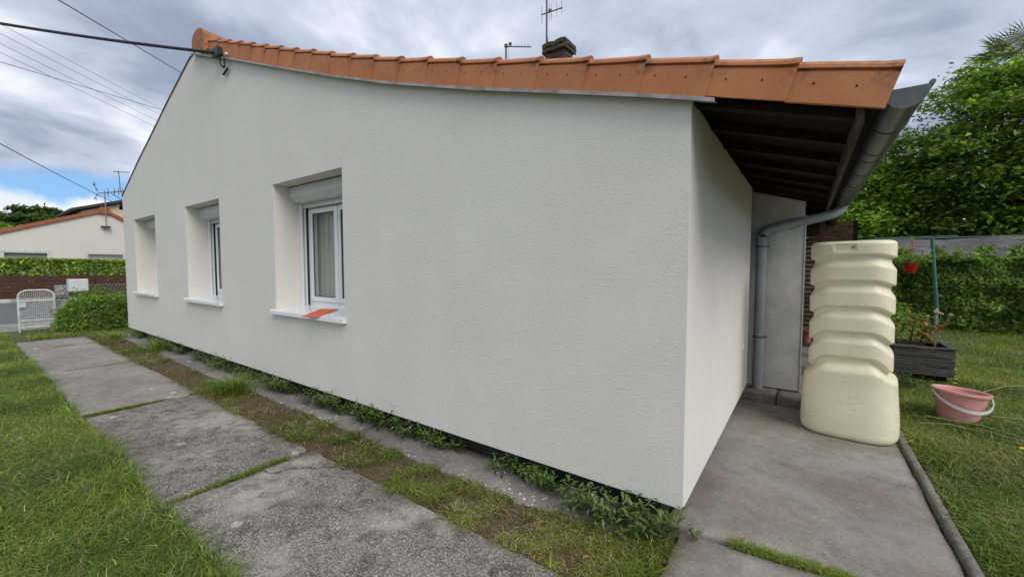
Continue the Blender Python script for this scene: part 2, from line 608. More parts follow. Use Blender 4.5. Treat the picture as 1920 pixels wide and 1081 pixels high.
M['wood_rafter'] = mat_wood('stained_rafter', (0.014, 0.010, 0.008), (0.034, 0.025, 0.018))
M['wood_eave'] = mat_wood('weathered_eave_wood', (0.04, 0.034, 0.028), (0.10, 0.088, 0.075), (18, 1.2, 18))
M['wood_grey'] = mat_wood('grey_weathered_planks', (0.055, 0.053, 0.052), (0.12, 0.115, 0.112))
M['wood_fence'] = mat_wood('brown_fence_board', (0.055, 0.028, 0.02), (0.10, 0.055, 0.04), (18, 1.2, 18))
M['old_wall'] = simple('old_painted_wall', (0.56, 0.57, 0.56), 0.85, 0.13, 5.0, bmp=0.2, bscale=30)
M['plinth'] = simple('shadow_toned_plinth', (0.035, 0.033, 0.03), 0.95, 0.35, 6.0)  # near-black base colour makes the recess below the render read as shadow
M['tank'] = mat_tank()
M['pink'] = simple('pink_plastic', (0.68, 0.30, 0.28), 0.35, 0.06, 5.0, c2=(0.72, 0.36, 0.335))
M['lilac'] = simple('lilac_white_plastic', (0.66, 0.63, 0.68), 0.35, 0.04)
M['red'] = simple('red_plastic', (0.50, 0.018, 0.012), 0.35, 0.1)
M['orange'] = simple('orange_strip', (0.72, 0.115, 0.035), 0.4, 0.06)
M['green_paint'] = simple('green_painted_steel', (0.035, 0.15, 0.115), 0.5, 0.25, 14)
M['white_paint'] = simple('chalky_white_paint', (0.56, 0.565, 0.57), 0.6, 0.2, 12)
M['mail'] = simple('white_letterbox_steel', (0.62, 0.65, 0.69), 0.4, 0.05)
M['stone'] = simple('lichened_stone', (0.20, 0.20, 0.195), 0.95, 0.3, 18, bmp=0.5, c2=(0.42, 0.42, 0.41))
M['black'] = simple('black_cable', (0.012, 0.012, 0.014), 0.5)
M['wire_grey'] = simple('weathered_wire', (0.16, 0.17, 0.19), 0.6)
M['steel'] = simple('dull_galvanised', (0.12, 0.12, 0.13), 0.5, 0.2, 20, 0.4)
M['asphalt'] = simple('asphalt', (0.115, 0.118, 0.125), 0.9, 0.15, 3.0, bmp=0.3, bscale=80)
M['brick'] = simple('sooty_brick', (0.085, 0.055, 0.045), 0.95, 0.35, 14, bmp=0.4)
M['mortar'] = simple('old_mortar', (0.17, 0.165, 0.16), 0.95, 0.25, 20)
M['cap'] = simple('mossy_cap', (0.065, 0.055, 0.045), 0.95, 0.4, 16, bmp=0.5, c2=(0.075, 0.08, 0.04))
M['house_white'] = simple('white_house_wall', (0.66, 0.635, 0.58), 0.9, 0.04, 0.5)
M['house_cream'] = simple('cream_house_wall', (0.58, 0.50, 0.37), 0.9, 0.05, 0.5)
M['shutter_dark'] = simple('grey_green_shutter', (0.36, 0.38, 0.37), 0.6, 0.05)
M['slate'] = simple('dark_roof_tile', (0.045, 0.035, 0.035), 0.8, 0.3, 6)
M['bark'] = simple('bark', (0.055, 0.043, 0.033), 0.95, 0.35, 9, bmp=0.6, bscale=20)
M['terracotta_pot'] = simple('clay_pot', (0.34, 0.13, 0.075), 0.85, 0.12)
M['chain'] = simple('galvanised_wire', (0.25, 0.26, 0.26), 0.5, 0.1, 20, 0.3)
M['fabric'] = None
M['dead_leaf'] = simple('dead_leaf', (0.26, 0.13, 0.07), 0.85, 0.25, 40)
M['straw'] = simple('dry_straw', (0.46, 0.40, 0.25), 0.8, 0.15, 10)


def mat_fabric():
    m, g, b = new_mat('grey_shade_netting')
    co = objco(g)
    n = g.noise(g.mapping(co, scale=(1, 1, 9)), 2.5, 5, 0.6, 0.4)
    g.put(b.inputs['Base Color'], g.mix(g.ramp(n, 0.3, 0.7), (0.19, 0.175, 0.175), (0.33, 0.315, 0.32)))
    b.inputs['Roughness'].default_value = 0.6
    bump(g, b, n, 0.4, 0.03)
    return m


M['fabric'] = mat_fabric()

# ------------------------------------------------------------------ ground
me = MB().add([(-500, -500, -0.035), (500, -500, -0.035), (500, 500, -0.035), (-500, 500, -0.035)], [(0, 1, 2, 3)])
ground = me.build('ground', M['turf'])
tag(ground, kind='structure')


def bumpy_sheet(name, x0, x1, y0, y1, z, amp, mat, step=0.08, freq=3.0):
    xs = np.arange(x0, x1 + 1e-6, step)
    ys = np.linspace(y0, y1, max(2, int((y1 - y0) / step) + 1))
    X, Y = np.meshgrid(xs, ys)
    Z = z + amp * (np.sin(X * freq * 1.7 + 1.3 * np.sin(Y * freq)) * 0.5 + np.sin(X * freq * 4.3 + Y * freq * 5.1) * 0.3 + rng.normal(0, 0.25, X.shape))
    V = np.stack([X, Y, Z], -1).reshape(-1, 3)
    ny, nx = X.shape
    i = np.arange(ny - 1)[:, None] * nx + np.arange(nx - 1)[None]
    F = np.stack([i, i + 1, i + nx + 1, i + nx], -1).reshape(-1, 4)
    return tag(obj(name, np_mesh(name, V, [F], mat, smooth=True)), kind='structure')


bumpy_sheet('soil_strip', -12.6, -0.04, -0.66, 0.2, -0.018, 0.010, M['soil'])


# ------------------------------------------------------------------ concrete slabs
def slab(name, x0, x1, y0, y1, z0, z1, mat, parent, tilt=(0, 0), rough=0.006, step=0.09, shift=None, seed=0, top_inset=0.012):
    """a cast slab with slightly ragged edges and a rounded, chipped arris"""
    r = np.random.default_rng(seed)
    nx = max(2, int((x1 - x0) / step))
    ny = max(2, int((y1 - y0) / step))
    xs = np.linspace(x0, x1, nx + 1)
    ys = np.linspace(y0, y1, ny + 1)
    X, Y = np.meshgrid(xs, ys)
    cx_, cy_ = (x0 + x1) / 2, (y0 + y1) / 2
    Z = z1 + tilt[0] * (X - cx_) + tilt[1] * (Y - cy_) + 0.004 * np.sin(X * 3.1 + seed) * np.sin(Y * 4.7 + seed * 2)
    edge = np.zeros_like(X, bool)
    edge[0] = edge[-1] = True
    edge[:, 0] = edge[:, -1] = True
    X = X + np.where(edge, r.normal(0, rough, X.shape), 0)
    Y = Y + np.where(edge, r.normal(0, rough, Y.shape), 0)
    Xt = cx_ + (X - cx_) * (1 - np.where(edge, 2 * top_inset / (x1 - x0), 0))
    Yt = cy_ + (Y - cy_) * (1 - np.where(edge, 2 * top_inset / (y1 - y0), 0))
    V = np.stack([Xt, Yt, Z], -1).reshape(-1, 3)
    w = nx + 1
    i = np.arange(ny)[:, None] * w + np.arange(nx)[None]
    F = np.stack([i, i + 1, i + w + 1, i + w], -1).reshape(-1, 4)
    ring = list(range(w)) + [k * w + nx for k in range(1, ny + 1)] + [ny * w + k for k in range(nx - 1, -1, -1)] + [k * w for k in range(ny - 1, 0, -1)]
    Xf, Yf, Zf = X.ravel(), Y.ravel(), Z.ravel()
    r1 = np.stack([Xf[ring], Yf[ring], Zf[ring] - 0.010 - np.abs(r.normal(0, 0.003, len(ring)))], -1)
    r2 = np.stack([Xf[ring], Yf[ring], np.full(len(ring), z0)], -1)
    n0 = len(V)
    nr = len(ring)
    ra = np.array(ring)
    k = np.arange(nr)
    k2 = (k + 1) % nr
    F1 = np.stack([n0 + k, n0 + k2, ra[k2], ra[k]], -1)
    F2 = np.stack([n0 + nr + k, n0 + nr + k2, n0 + k2, n0 + k], -1)
    V = np.concatenate([V, r1, r2])
    if shift is not None:
        V = shift(V)
    me = np_mesh(name, V, [F, F1, F2], mat)
    return obj(name, me, parent)


path = empty('concrete_path', (-6, -1.03, 0))
tag(path, kind='structure')


def child_at(o, parent):
    o.location = -Vector(parent.location)
    return o


xs_ = [0.9, -2.60, -5.06, -7.735, -10.33, -11.5]
for i in range(5):
    xa, xb = xs_[i + 1] + 0.022, xs_[i] - 0.022

    def sh(V, i=i):
        # the joints run slightly askew
        V = V.copy()
        V[:, 0] += (V[:, 1] + 1.03) * (-0.03 if i < 2 else 0.0)
        return V
    o = slab('slab', xa, xb, -1.495, -0.575, -0.10, 0.0 - 0.006 * (i % 2), (M['slab'], M['slab_b'])[i] if i < 2 else M['slab_far'], path,
             tilt=(random.uniform(-.003, .003), random.uniform(-.008, .008)), rough=0.009, shift=sh, seed=i)
    child_at(o, path)

apron = empty('wall_apron', (-6, -0.05, 0))
tag(apron, kind='structure')
ax = [-0.14, -2.62, -5.05, -7.4, -9.2, -11.3]
for i in range(5):
    o = slab('slab', ax[i + 1] + 0.012, ax[i] - 0.012, -0.21 + 0.02 * math.sin(i * 2.1), 0.13, -0.1, 0.004, M['apron'], apron,
             tilt=(0, 0.04), rough=0.010, seed=20 + i)
    child_at(o, apron)

terrace = empty('side_terrace', (0.5, 1.2, 0))
tag(terrace, kind='structure')


def skew(V):
    V = V.copy()
    V[:, 1] += np.where(V[:, 1] < 0.6, (V[:, 0] - 0.5) * 0.10, 0)
    return V


child_at(slab('slab', -0.12, 1.125, 0.165, 2.76, -0.1, 0.002, M['terrace'], terrace, rough=0.004, shift=skew, seed=31), terrace)


def skew2(V):
    V = V.copy()
    V[:, 1] += np.where(V[:, 1] > -0.4, (V[:, 0] - 0.5) * 0.10, 0)
    return V


child_at(slab('slab', -0.03, 1.125, -0.56, 0.125, -0.1, -0.006, M['terrace'], terrace, rough=0.006, shift=skew2, seed=33), terrace)
for i, (ya, yb) in enumerate(((-1.4, 0.16), (0.17, 1.68), (1.69, 3.2))):
    o = slab('kerb_stone', 1.137, 1.182, ya, yb, -0.1, 0.028 + 0.003 * i, M['kerb'], terrace, rough=0.0012, step=0.08, seed=40 + i, top_inset=0.003)
    child_at(o, terrace)
for i, (xa, xb) in enumerate(((-0.13, 0.265), (0.285, 0.72), (0.74, 1.12))):
    o = slab('step_block', xa, xb, 2.79 - 0.03 * i, 3.04, -0.1, 0.098 - 0.006 * i, M['kerb'], terrace, rough=0.007, step=0.05, seed=50 + i)
    child_at(o, terrace)
child_at(slab('slab', -0.13, 1.12, 3.06, 6.0, -0.1, 0.09, M['kerb'], terrace, seed=54), terrace)

# street
st = MB().box((-15.5, -30, -0.3), (-13.95, 40, -0.012)).build('pavement', M['pavement'])
tag(st, kind='structure')
rd = MB().add([(-25.5, -60, -0.025), (-15.66, -60, -0.025), (-15.66, 60, -0.025), (-25.5, 60, -0.025)], [(0, 1, 2, 3)]).build('road', M['asphalt'])
tag(rd, kind='structure')
kb = MB().box((-15.655, -30, -0.3), (-15.505, 40, 0.0)).build('kerb', M['pavement'], bevel=0.02)
tag(kb, kind='structure')
kb = MB().box((-27.2, -30, -0.3), (-25.5, 40, 0.06)).build('far_pavement', M['pavement'], bevel=0.02)
tag(kb, kind='structure')

# ------------------------------------------------------------------ house
house = empty('house', (0, 0, 0))
tag(house, 'single-storey house with pale rendered gable wall, terracotta verge tiles and deep eave', 'house')

ZB = 0.16
PROF = [(-11.06, 2.885), (-9.72, 3.42), (-8.66, 3.80), (-7.93, 4.07), (-7.23, 4.31), (-6.86, 4.435), (-6.64, 4.462), (-5.39, 4.03),
        (-3.96, 3.505), (-2.974, 3.152), (-2.29, 2.92), (-1.34, 2.63), (-0.91, 2.51), (-0.553, 2.409), (-0.249, 2.322), (0.013, 2.244), (0.80, 1.992)]
PX = [p[0] for p in PROF]
PZ = [p[1] for p in PROF]


def zr(x):
    return float(np.interp(x, PX, PZ))


XL, XR = -11.06, 0.0
YD = 7.8
WIN = [(-4.422, -3.045), (-7.312, -5.975), (-10.243, -8.885)]
WZ0, WZ1, WY = 0.93, 2.348, 0.37

# insulated outer wall with its three reveals
w = MB()
brk = sorted(set([x for x in PX if XL <= x <= XR] + [XL, XR] + [x for a in WIN for x in a]))
for xa, xb in zip(brk[:-1], brk[1:]):
    inwin = any(a - 1e-6 <= xa and xb <= b + 1e-6 for a, b in WIN)
    za, zb_ = zr(xa), zr(xb)
    if inwin:
        w.add([(xa, 0, ZB), (xb, 0, ZB), (xb, 0, WZ0), (xa, 0, WZ0)], [(0, 1, 2, 3)])
        w.add([(xa, 0, WZ1), (xb, 0, WZ1), (xb, 0, zb_), (xa, 0, za)], [(0, 1, 2, 3)])
    else:
        w.add([(xa, 0, ZB), (xb, 0, ZB), (xb, 0, zb_), (xa, 0, za)], [(0, 1, 2, 3)])
    w.add([(xa, 0, za), (xb, 0, zb_), (xb, 0.45, zb_), (xa, 0.45, za)], [(0, 1, 2, 3)])
for a, b in WIN:
    w.add([(a, 0, WZ0), (a, WY + .08, WZ0), (a, WY + .08, WZ1), (a, 0, WZ1)], [(0, 1, 2, 3)])
    w.add([(b, 0, WZ0), (b, WY + .08, WZ0), (b, WY + .08, WZ1), (b, 0, WZ1)], [(0, 1, 2, 3)])
    w.add([(a, 0, WZ1), (b, 0, WZ1), (b, WY + .08, WZ1), (a, WY + .08, WZ1)], [(0, 1, 2, 3)])
    w.add([(a, 0, WZ0), (b, 0, WZ0), (b, WY + .08, WZ0), (a, WY + .08, WZ0)], [(0, 1, 2, 3)])
YE = 2.80
w.add([(0, 0, ZB), (0, YE, ZB), (0, YE, 2.244), (0, 0, 2.244)], [(0, 1, 2, 3)])
w.add([(0, 0, 2.244), (0, YE, 2.244), (-0.16, YE, 2.30), (-0.16, 0.01, 2.30)], [(0, 1, 2, 3)])
w.add([(0, YE, ZB), (-0.16, YE, ZB), (-0.16, YE, 2.29), (0, YE, 2.244)], [(0, 1, 2, 3)])
w.add([(XL, 0, ZB), (XL, YD, ZB), (XL, YD, 2.885), (XL, 0, 2.885)], [(0, 1, 2, 3)])
w.add([(XL, 0, ZB), (XR, 0, ZB), (XR, 0.17, ZB), (XL, 0.17, ZB)], [(0, 1, 2, 3)])
w.add([(0, 0.17, ZB), (0, YE, ZB), (-0.17, YE, ZB), (-0.17, 0.17, ZB)], [(0, 1, 2, 3)])
wall = w.build('wall', M['render'], house)
mo = wall.modifiers.new('weld', 'WELD')
mo.merge_threshold = 0.0005
mo = wall.modifiers.new('bevel', 'BEVEL')
mo.width = 0.007
mo.segments = 2
mo.limit_method = 'ANGLE'
mo.angle_limit = R(50)

# the older masonry inside the insulation: plinth, walls, floor, back gable
p = MB()
p.box((XL + 0.1, 0.15, -0.2), (-0.15, 0.45, WZ0 - 0.02))
p.box((-0.32, 0.33, -0.2), (-0.16, YD, 2.28))
p.box((XL + 0.1, 0.33, -0.2), (XL + 0.26, YD, 2.82))
p.box((XL + 0.26, 0.33, 0.30), (-0.32, YD, 0.36))
brk2 = [x for x in PX if XL <= x <= XR]
pb = [(x, zr(x) - 0.03) for x in reversed(PX) if XL <= x <= -0.16]
p.prism([(XL + 0.05, -0.2), (-0.16, -0.2)] + pb, 'y', YD - 0.2, YD - 0.01)
p.build('plinth', M['plinth'], house)
# interior partition that closes the rooms behind the windows
q = MB()
q.box((XL + 0.3, 4.2, 0.36), (-0.34, 4.3, 2.6))
for a, b in ((-5.25, -5.15), (-8.15, -8.05)):
    q.box((a, 0.36, 0.36), (b, 4.2, 2.6))
q.box((XL + 0.3, 0.40, 2.6), (-0.34, 4.3, 2.66))
q.build('partition', M['dark_room'], house)


# windows ------------------------------------------------------------
def make_window(a, b, k):
    y = WY
    x0, x1 = a + 0.004, b - 0.004
    zt = WZ1 - 0.19
    f = MB()
    t = 0.055
    for (p0, p1) in (((x0 + .045, y, WZ0 + .03), (x0 + .045 + t, y + .07, zt)), ((x1 - .045 - t, y, WZ0 + .03), (x1 - .045, y + .07, zt)),
                     ((x0 + .045 + t, y, WZ0 + .03), (x1 - .045 - t, y + .07, WZ0 + .03 + t)), ((x0 + .045 + t, y, zt - t), (x1 - .045 - t, y + .07, zt))):
        f.box(p0, p1)
    fr = f.build('window', M['white_pvc'], house, bevel=0.004)
    fr['label'] = ('white two-leaf window nearest the corner, with a curtain', 'white two-leaf window in the middle of the wall', 'white two-leaf window at the far end of the wall')[k]
    xm = (x0 + x1) / 2
    lo, hi = WZ0 + .03 + t, zt - t
    for (sa, sb) in ((x0 + .045 + t + .003, xm - .004), (xm + .004, x1 - .045 - t - .003)):
        s = MB()
        tt = 0.058
        s.box((sa, y - .018, lo + .003), (sa + tt, y + .045, hi - .003))
        s.box((sb - tt, y - .018, lo + .003), (sb, y + .045, hi - .003))
        s.box((sa + tt, y - .018, lo + .003), (sb - tt, y + .045, lo + tt))
        s.box((sa + tt, y - .018, hi - tt), (sb - tt, y + .045, hi - .003))
        so = s.build('sash', M['white_pvc'], fr, bevel=0.006)
        MB().box((sa + tt - .004, y + .006, lo + tt - .004), (sb - tt + .004, y + .010, hi - tt + .004)).build('pane', M['glass'], fr)
        se = MB()
        e = 0.006
        for (p0, p1) in (((sa + tt, y - .006, lo + tt), (sa + tt + e, y + .004, hi - tt)), ((sb - tt - e, y - .006, lo + tt), (sb - tt, y + .004, hi - tt)),
                         ((sa + tt + e, y - .006, lo + tt), (sb - tt - e, y + .004, lo + tt + e)), ((sa + tt + e, y - .006, hi - tt - e), (sb - tt - e, y + .004, hi - tt))):
            se.box(p0, p1)
        se.build('seal', M['rubber'], fr)
    MB().box((xm - .022, y - .028, lo + .01), (xm + .022, y - .0185, hi - .01)).build('cover_strip', M['white_pvc'], fr, bevel=0.004)
    # roller shutter box with its sloped lower front, guide rails and the last slat
    yb = y - 0.195
    prof = [(y + .05, WZ1 - .012), (yb, WZ1 - .012), (yb, WZ1 - .115), (yb + .012, WZ1 - .135), (yb + .055, WZ1 - .178), (yb + .075, WZ1 - .184), (y + .05, WZ1 - .184)]
    sbx = MB().prism(prof, 'x', x0 + .002, x1 - .002).build('shutter_box', M['shutter'], fr, bevel=0.006)
    MB().box((x0 + .05, y - .062, WZ1 - .238), (x1 - .05, y - .050, WZ1 - .186)).build('shutter_slat', M['shutter'], fr, bevel=0.004)
    for xa, xb in ((x0, x0 + .045), (x1 - .045, x1)):
        rl = MB()
        rl.box((xa, y - .085, WZ0 + .02), (xb, y - .065, WZ1 - .185))
        rl.box((xa, y - .045, WZ0 + .02), (xb, y - .025, WZ1 - .185))
        rl.box((xa if xa == x0 else xb - .012, y - .065, WZ0 + .02), (xa + .012 if xa == x0 else xb, y - .045, WZ1 - .185))
        rl.build('guide_rail', M['white_alu'], fr, bevel=0.002)
        MB().box((xa + .001, y - .0245, WZ0 + .02), (xb - .001, y + .03, WZ1 - .186)).build('seal', M['rubber'], fr)
    # folded aluminium sill with a drip edge and end stops
    s = MB()
    xa, xb = a - 0.028, b + 0.028
    s.add([(a + .001, y + .02, WZ0 + .034), (b - .001, y + .02, WZ0 + .034), (b - .001, -.001, WZ0 + .008), (xb, -.001, WZ0 + .008), (xb, -.055, WZ0), (xa, -.055, WZ0),
           (xa, -.001, WZ0 + .008), (a + .001, -.001, WZ0 + .008)], [(0, 1, 2, 3, 4, 5, 6, 7)])
    s.add([(xa, -.055, WZ0), (xb, -.055, WZ0), (xb, -.058, WZ0 - .036), (xa, -.058, WZ0 - .036)], [(0, 1, 2, 3)])
    s.add([(xa, -.058, WZ0 - .036), (xb, -.058, WZ0 - .036), (xb, -.042, WZ0 - .036), (xa, -.042, WZ0 - .036)], [(0, 1, 2, 3)])
    si = s.build('sill', M['white_alu'], fr)
    so = si.modifiers.new('solid', 'SOLIDIFY')
    so.thickness = 0.003
    so.offset = 0
    for xe in (xa, xb - .010):
        MB().box((xe, -.061, WZ0 - .040), (xe + .010, -.001, WZ0 + .012)).build('sill_end', M['white_alu'], fr, bevel=0.002)
    # curtains hang just inside the glass
    n = 90
    for ca, cb in ((x0 + .13 if k else x0 + .02, x0 + .66), (x1 - .62, x1 - .1)):
        vs, fs = [], []
        for i in range(n + 1):
            u = ca + (cb - ca) * i / n
            yy = y + .105 + 0.014 * math.sin(i * 0.62 + k) + 0.010 * math.sin(i * 0.27 + 1)
            vs += [(u, yy, WZ0 + .0), (u + 0.008 * math.sin(i), yy + .004, WZ1 - .2)]
        for i in range(n):
            fs.append((2 * i, 2 * i + 2, 2 * i + 3, 2 * i + 1))
        MB().add(vs, fs).build('curtain', M['curtain'], fr, smooth=180)
    return fr


for k, (a, b) in enumerate(WIN):
    make_window(a, b, k)

# roof ---------------------------------------------------------------
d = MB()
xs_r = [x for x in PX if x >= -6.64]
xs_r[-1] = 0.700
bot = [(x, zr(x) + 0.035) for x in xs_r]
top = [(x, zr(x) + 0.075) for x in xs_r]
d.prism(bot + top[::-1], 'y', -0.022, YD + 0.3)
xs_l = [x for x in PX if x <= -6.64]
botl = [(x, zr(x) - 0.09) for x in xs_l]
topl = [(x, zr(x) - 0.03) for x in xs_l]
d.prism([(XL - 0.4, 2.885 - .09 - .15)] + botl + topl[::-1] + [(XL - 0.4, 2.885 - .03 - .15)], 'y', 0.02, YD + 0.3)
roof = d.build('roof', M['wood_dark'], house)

# the tiled field of the right slope (seen only from above)
nc = 21
X0, GA = 0.692, 0.3215
rows, vs, fs = [], [], []
ycol = np.arange(0.05, YD + 0.25, 0.035)
for c in range(nc):
    for e in (0, 1):
        x = X0 - GA * (c + e) + (0.03 if e == 0 else 0)
        lift = 0.10 + (0.022 if e == 0 else 0.0)
        rows.append([(x, y, zr(min(x, 0.8)) + lift + 0.02 * math.sin(y * 2 * math.pi / 0.21)) for y in ycol])
nn = len(ycol)
for r in rows:
    vs += r
for i in range(len(rows) - 1):
    for j in range(nn - 1):
        fs.append((i * nn + j, i * nn + j + 1, (i + 1) * nn + j + 1, (i + 1) * nn + j))
ft = MB().add(vs, fs).build('roof_tiles', M['terra'], roof, smooth=50)
ft['kind'] = 'stuff'


def verge_tile_mesh(variant, ext=0.0):
    r = random.Random(variant)
    L = GA / math.cos(math.atan(0.32)) + 0.012
    prof = [(0.0, -ext), (-0.001, 0.05), (0.0, 0.121), (0.012, 0.123), (0.012, 0.130)]
    cy, cn, rr = 0.034, 0.134, 0.036
    for i in range(9):
        a = math.pi - i * math.pi / 8
        prof.append((cy + rr * math.cos(a) - (0.004 if i < 2 else 0), cn + rr * 1.0 * math.sin(a)))
    prof += [(0.085, 0.118), (0.20, 0.112)]
    inner = [(y + 0.014, n - 0.012) if n > 0.125 else (y + 0.016, n) for (y, n) in prof]
    m = MB()
    us = [0.0, 0.10, 0.22, L - 0.05, L - 0.018, L]
    vs = []
    npf = len(prof)
    for u in us:
        t = u / L
        flare = 0.004 * max(0.0, (u - (L - 0.05)) / 0.05)
        for (y, n) in prof:
            up = n > 0.13
            vs.append((u, y - 0.009 * t - (flare if up and y < 0.03 else 0), n + 0.013 * t * (1 if n > 0.02 else 0.15) + (flare if up else 0) + 0.0015 * math.sin(variant + u * 9)))
    for (y, n) in inner:
        vs.append((L, y - 0.009, n + 0.013 * (1 if n > 0.02 else 0.15)))
    for (y, n) in inner:
        vs.append((0.02, y, n))
    fs = []
    for i in range(len(us) - 1):
        for j in range(npf - 1):
            fs.append((i * npf + j, i * npf + j + 1, (i + 1) * npf + j + 1, (i + 1) * npf + j))
    a0, b0, c0 = (len(us) - 1) * npf, len(us) * npf, (len(us) + 1) * npf
    for j in range(npf - 1):
        fs.append((a0 + j, a0 + j + 1, b0 + j + 1, b0 + j))
        fs.append((b0 + j, b0 + j + 1, c0 + j + 1, c0 + j))
    m.add(vs, fs)
    m.add([vs[0], vs[npf * (len(us) - 1)], vs[b0], vs[c0]], [(0, 1, 2, 3)])
    for u in (0.085 + r.uniform(-.006, .006), 0.232 + r.uniform(-.006, .006)):
        yy = -0.0025 - 0.009 * u / L
        nh = 0.078 + r.uniform(-.004, .004)
        m.add([(u + 0.0042 * math.cos(q_), yy, nh + 0.0055 * math.sin(q_)) for q_ in [k * math.pi / 4 for k in range(8)]], [tuple(range(8))], 1)
    return m.mesh('verge_tile', [M['terra'], M['hole']], 28)


vmesh = {e_: [verge_tile_mesh(v, e_) for v in range(5)] for e_ in (0.0, 0.018, 0.03)}
for k in range(nc):
    xu = X0 - GA * (k + 1)          # upper end
    xl = X0 - GA * k                # lower end
    zu, zl = zr(xu), zr(xl)
    ang = math.atan2(zl - zu, GA)
    o = bpy.data.objects.new('verge_tile', vmesh[0.0 if k < 2 else (0.018 if k < 8 else 0.03)][(k * 3) % 5])
    # tile axes: u down the slope, v across (towards the house), n normal
    o.matrix_local = Matrix.Translation((xu + 0.006, -0.046, zu + 0.004)) @ Matrix.Rotation(-ang, 4, 'Y') @ Matrix.Rotation(random.uniform(-.006, .006), 4, 'X')
    finish(o, roof)

# ridge: barrel tiles with a closed end piece
xr_, zrg = -6.20, 4.38
def barrel(y0, y1, r0, r1, closed):
    m = MB()
    n = 14
    vs, fs = [], []
    for (y, r) in ((y0, r0), (y0 + 0.02, r0), (y1, r1)):
        ring = [(-r * 1.0, zr(xr_ - r) - zrg + .003)] + [(-r * math.cos(math.pi * i / n), 0.09 + r * 0.55 * math.sin(math.pi * i / n)) for i in range(n + 1)] + [(r * 1.0, zr(xr_ + r) - zrg + .003)]
        vs += [(xr_ + a, y, zrg + b) for a, b in ring]
    L = n + 3
    for i in range(2):
        for j in range(L - 1):
            fs.append((i * L + j, i * L + j + 1, (i + 1) * L + j + 1, (i + 1) * L + j))
    if closed:
        fs.append(tuple(range(L)))
    return m.add(vs, fs)


barrel(-0.105, 0.30, 0.205, 0.185, True).build('ridge_tile', M['terra'], roof, smooth=40)
for i in range(20):
    y0 = 0.27 + i * 0.37
    barrel(y0, y0 + 0.41, 0.20, 0.18, False).build('ridge_tile', M['terra'], roof, smooth=40)

# metal verge flashing under the tiles, dark strip on the far slope
f = MB()
xf = [x for x in PX if -6.62 <= x <= 0.02]
xf = [-6.62] + xf + [0.112]
for xa, xb in zip(xf[:-1], xf[1:]):
    if xb - xa < 1e-4:
        continue
    ka, kb_ = (zr(xa) - 1.42) * 0.0135, (zr(xb) - 1.42) * 0.0135
    for (y0, y1, d0, d1) in ((-0.057, 0.004, 0.0, 0.004), (-0.061, -0.0565, -0.013, 0.007)):
        f.add([(xa, y0, zr(xa) - ka + d0), (xb, y0, zr(xb) - kb_ + d0), (xb, y1, zr(xb) - kb_ + d0), (xa, y1, zr(xa) - ka + d0),
               (xa, y0, zr(xa) - ka + d1), (xb, y0, zr(xb) - kb_ + d1), (xb, y1, zr(xb) - kb_ + d1), (xa, y1, zr(xa) - ka + d1)],
              [(0, 1, 2, 3), (4, 5, 6, 7), (0, 1, 5, 4), (2, 3, 7, 6)] + [(0, 3, 7, 4), (1, 2, 6, 5)])
fl = f.build('flashing', M['flash'], roof)
f = MB()
xl_ = [x for x in PX if x <= -6.64]
for xa, xb in zip(xl_[:-1], xl_[1:]):
    za, zb_ = zr(xa), zr(xb)
    f.add([(xa, -0.012, za - .016), (xb, -0.012, zb_ - .016), (xb, 0.2, zb_ - .016), (xa, 0.2, za - .016),
           (xa, -0.012, za + .004), (xb, -0.012, zb_ + .004), (xb, 0.2, zb_ + .004), (xa, 0.2, za + .004)],
          [(4, 5, 6, 7), (0, 1, 5, 4), (2, 3, 7, 6), (0, 1, 2, 3)])
f.build('verge_strip', M['flash_dark'], roof)

# rafters and eave board
for y in (0.06, 0.50, 0.95, 1.42, 1.88, 2.34, 2.80, 3.3, 3.8, 4.3, 4.8, 5.3):
    r_ = MB()
    xa, xb = -0.17, 0.628
    za, zb_ = zr(xa), zr(xb)
    r_.add([(xa, y, za - .012), (xb, y, zb_ - .008), (xb, y + .06, zb_ - .008), (xa, y + .06, za - .012),
            (xa, y, za + .034), (xb, y, zb_ + .034), (xb, y + .06, zb_ + .034), (xa, y + .06, za + .034)],
           [(0, 1, 2, 3), (0, 1, 5, 4), (2, 3, 7, 6), (1, 2, 6, 5), (0, 3, 7, 4)])
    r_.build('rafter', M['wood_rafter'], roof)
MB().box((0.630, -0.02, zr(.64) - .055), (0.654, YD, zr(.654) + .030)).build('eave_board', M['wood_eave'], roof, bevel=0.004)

# gutter: half-round zinc with a rolled lip, bands at the joints, closed end
GX, GZ, GR = 0.772, 2.100, 0.066
def gutter_ring(r):
    return [(GX - r * math.cos(a), GZ - r * 1.12 * math.sin(a)) for a in [math.pi * i / 14 for i in range(15)]]


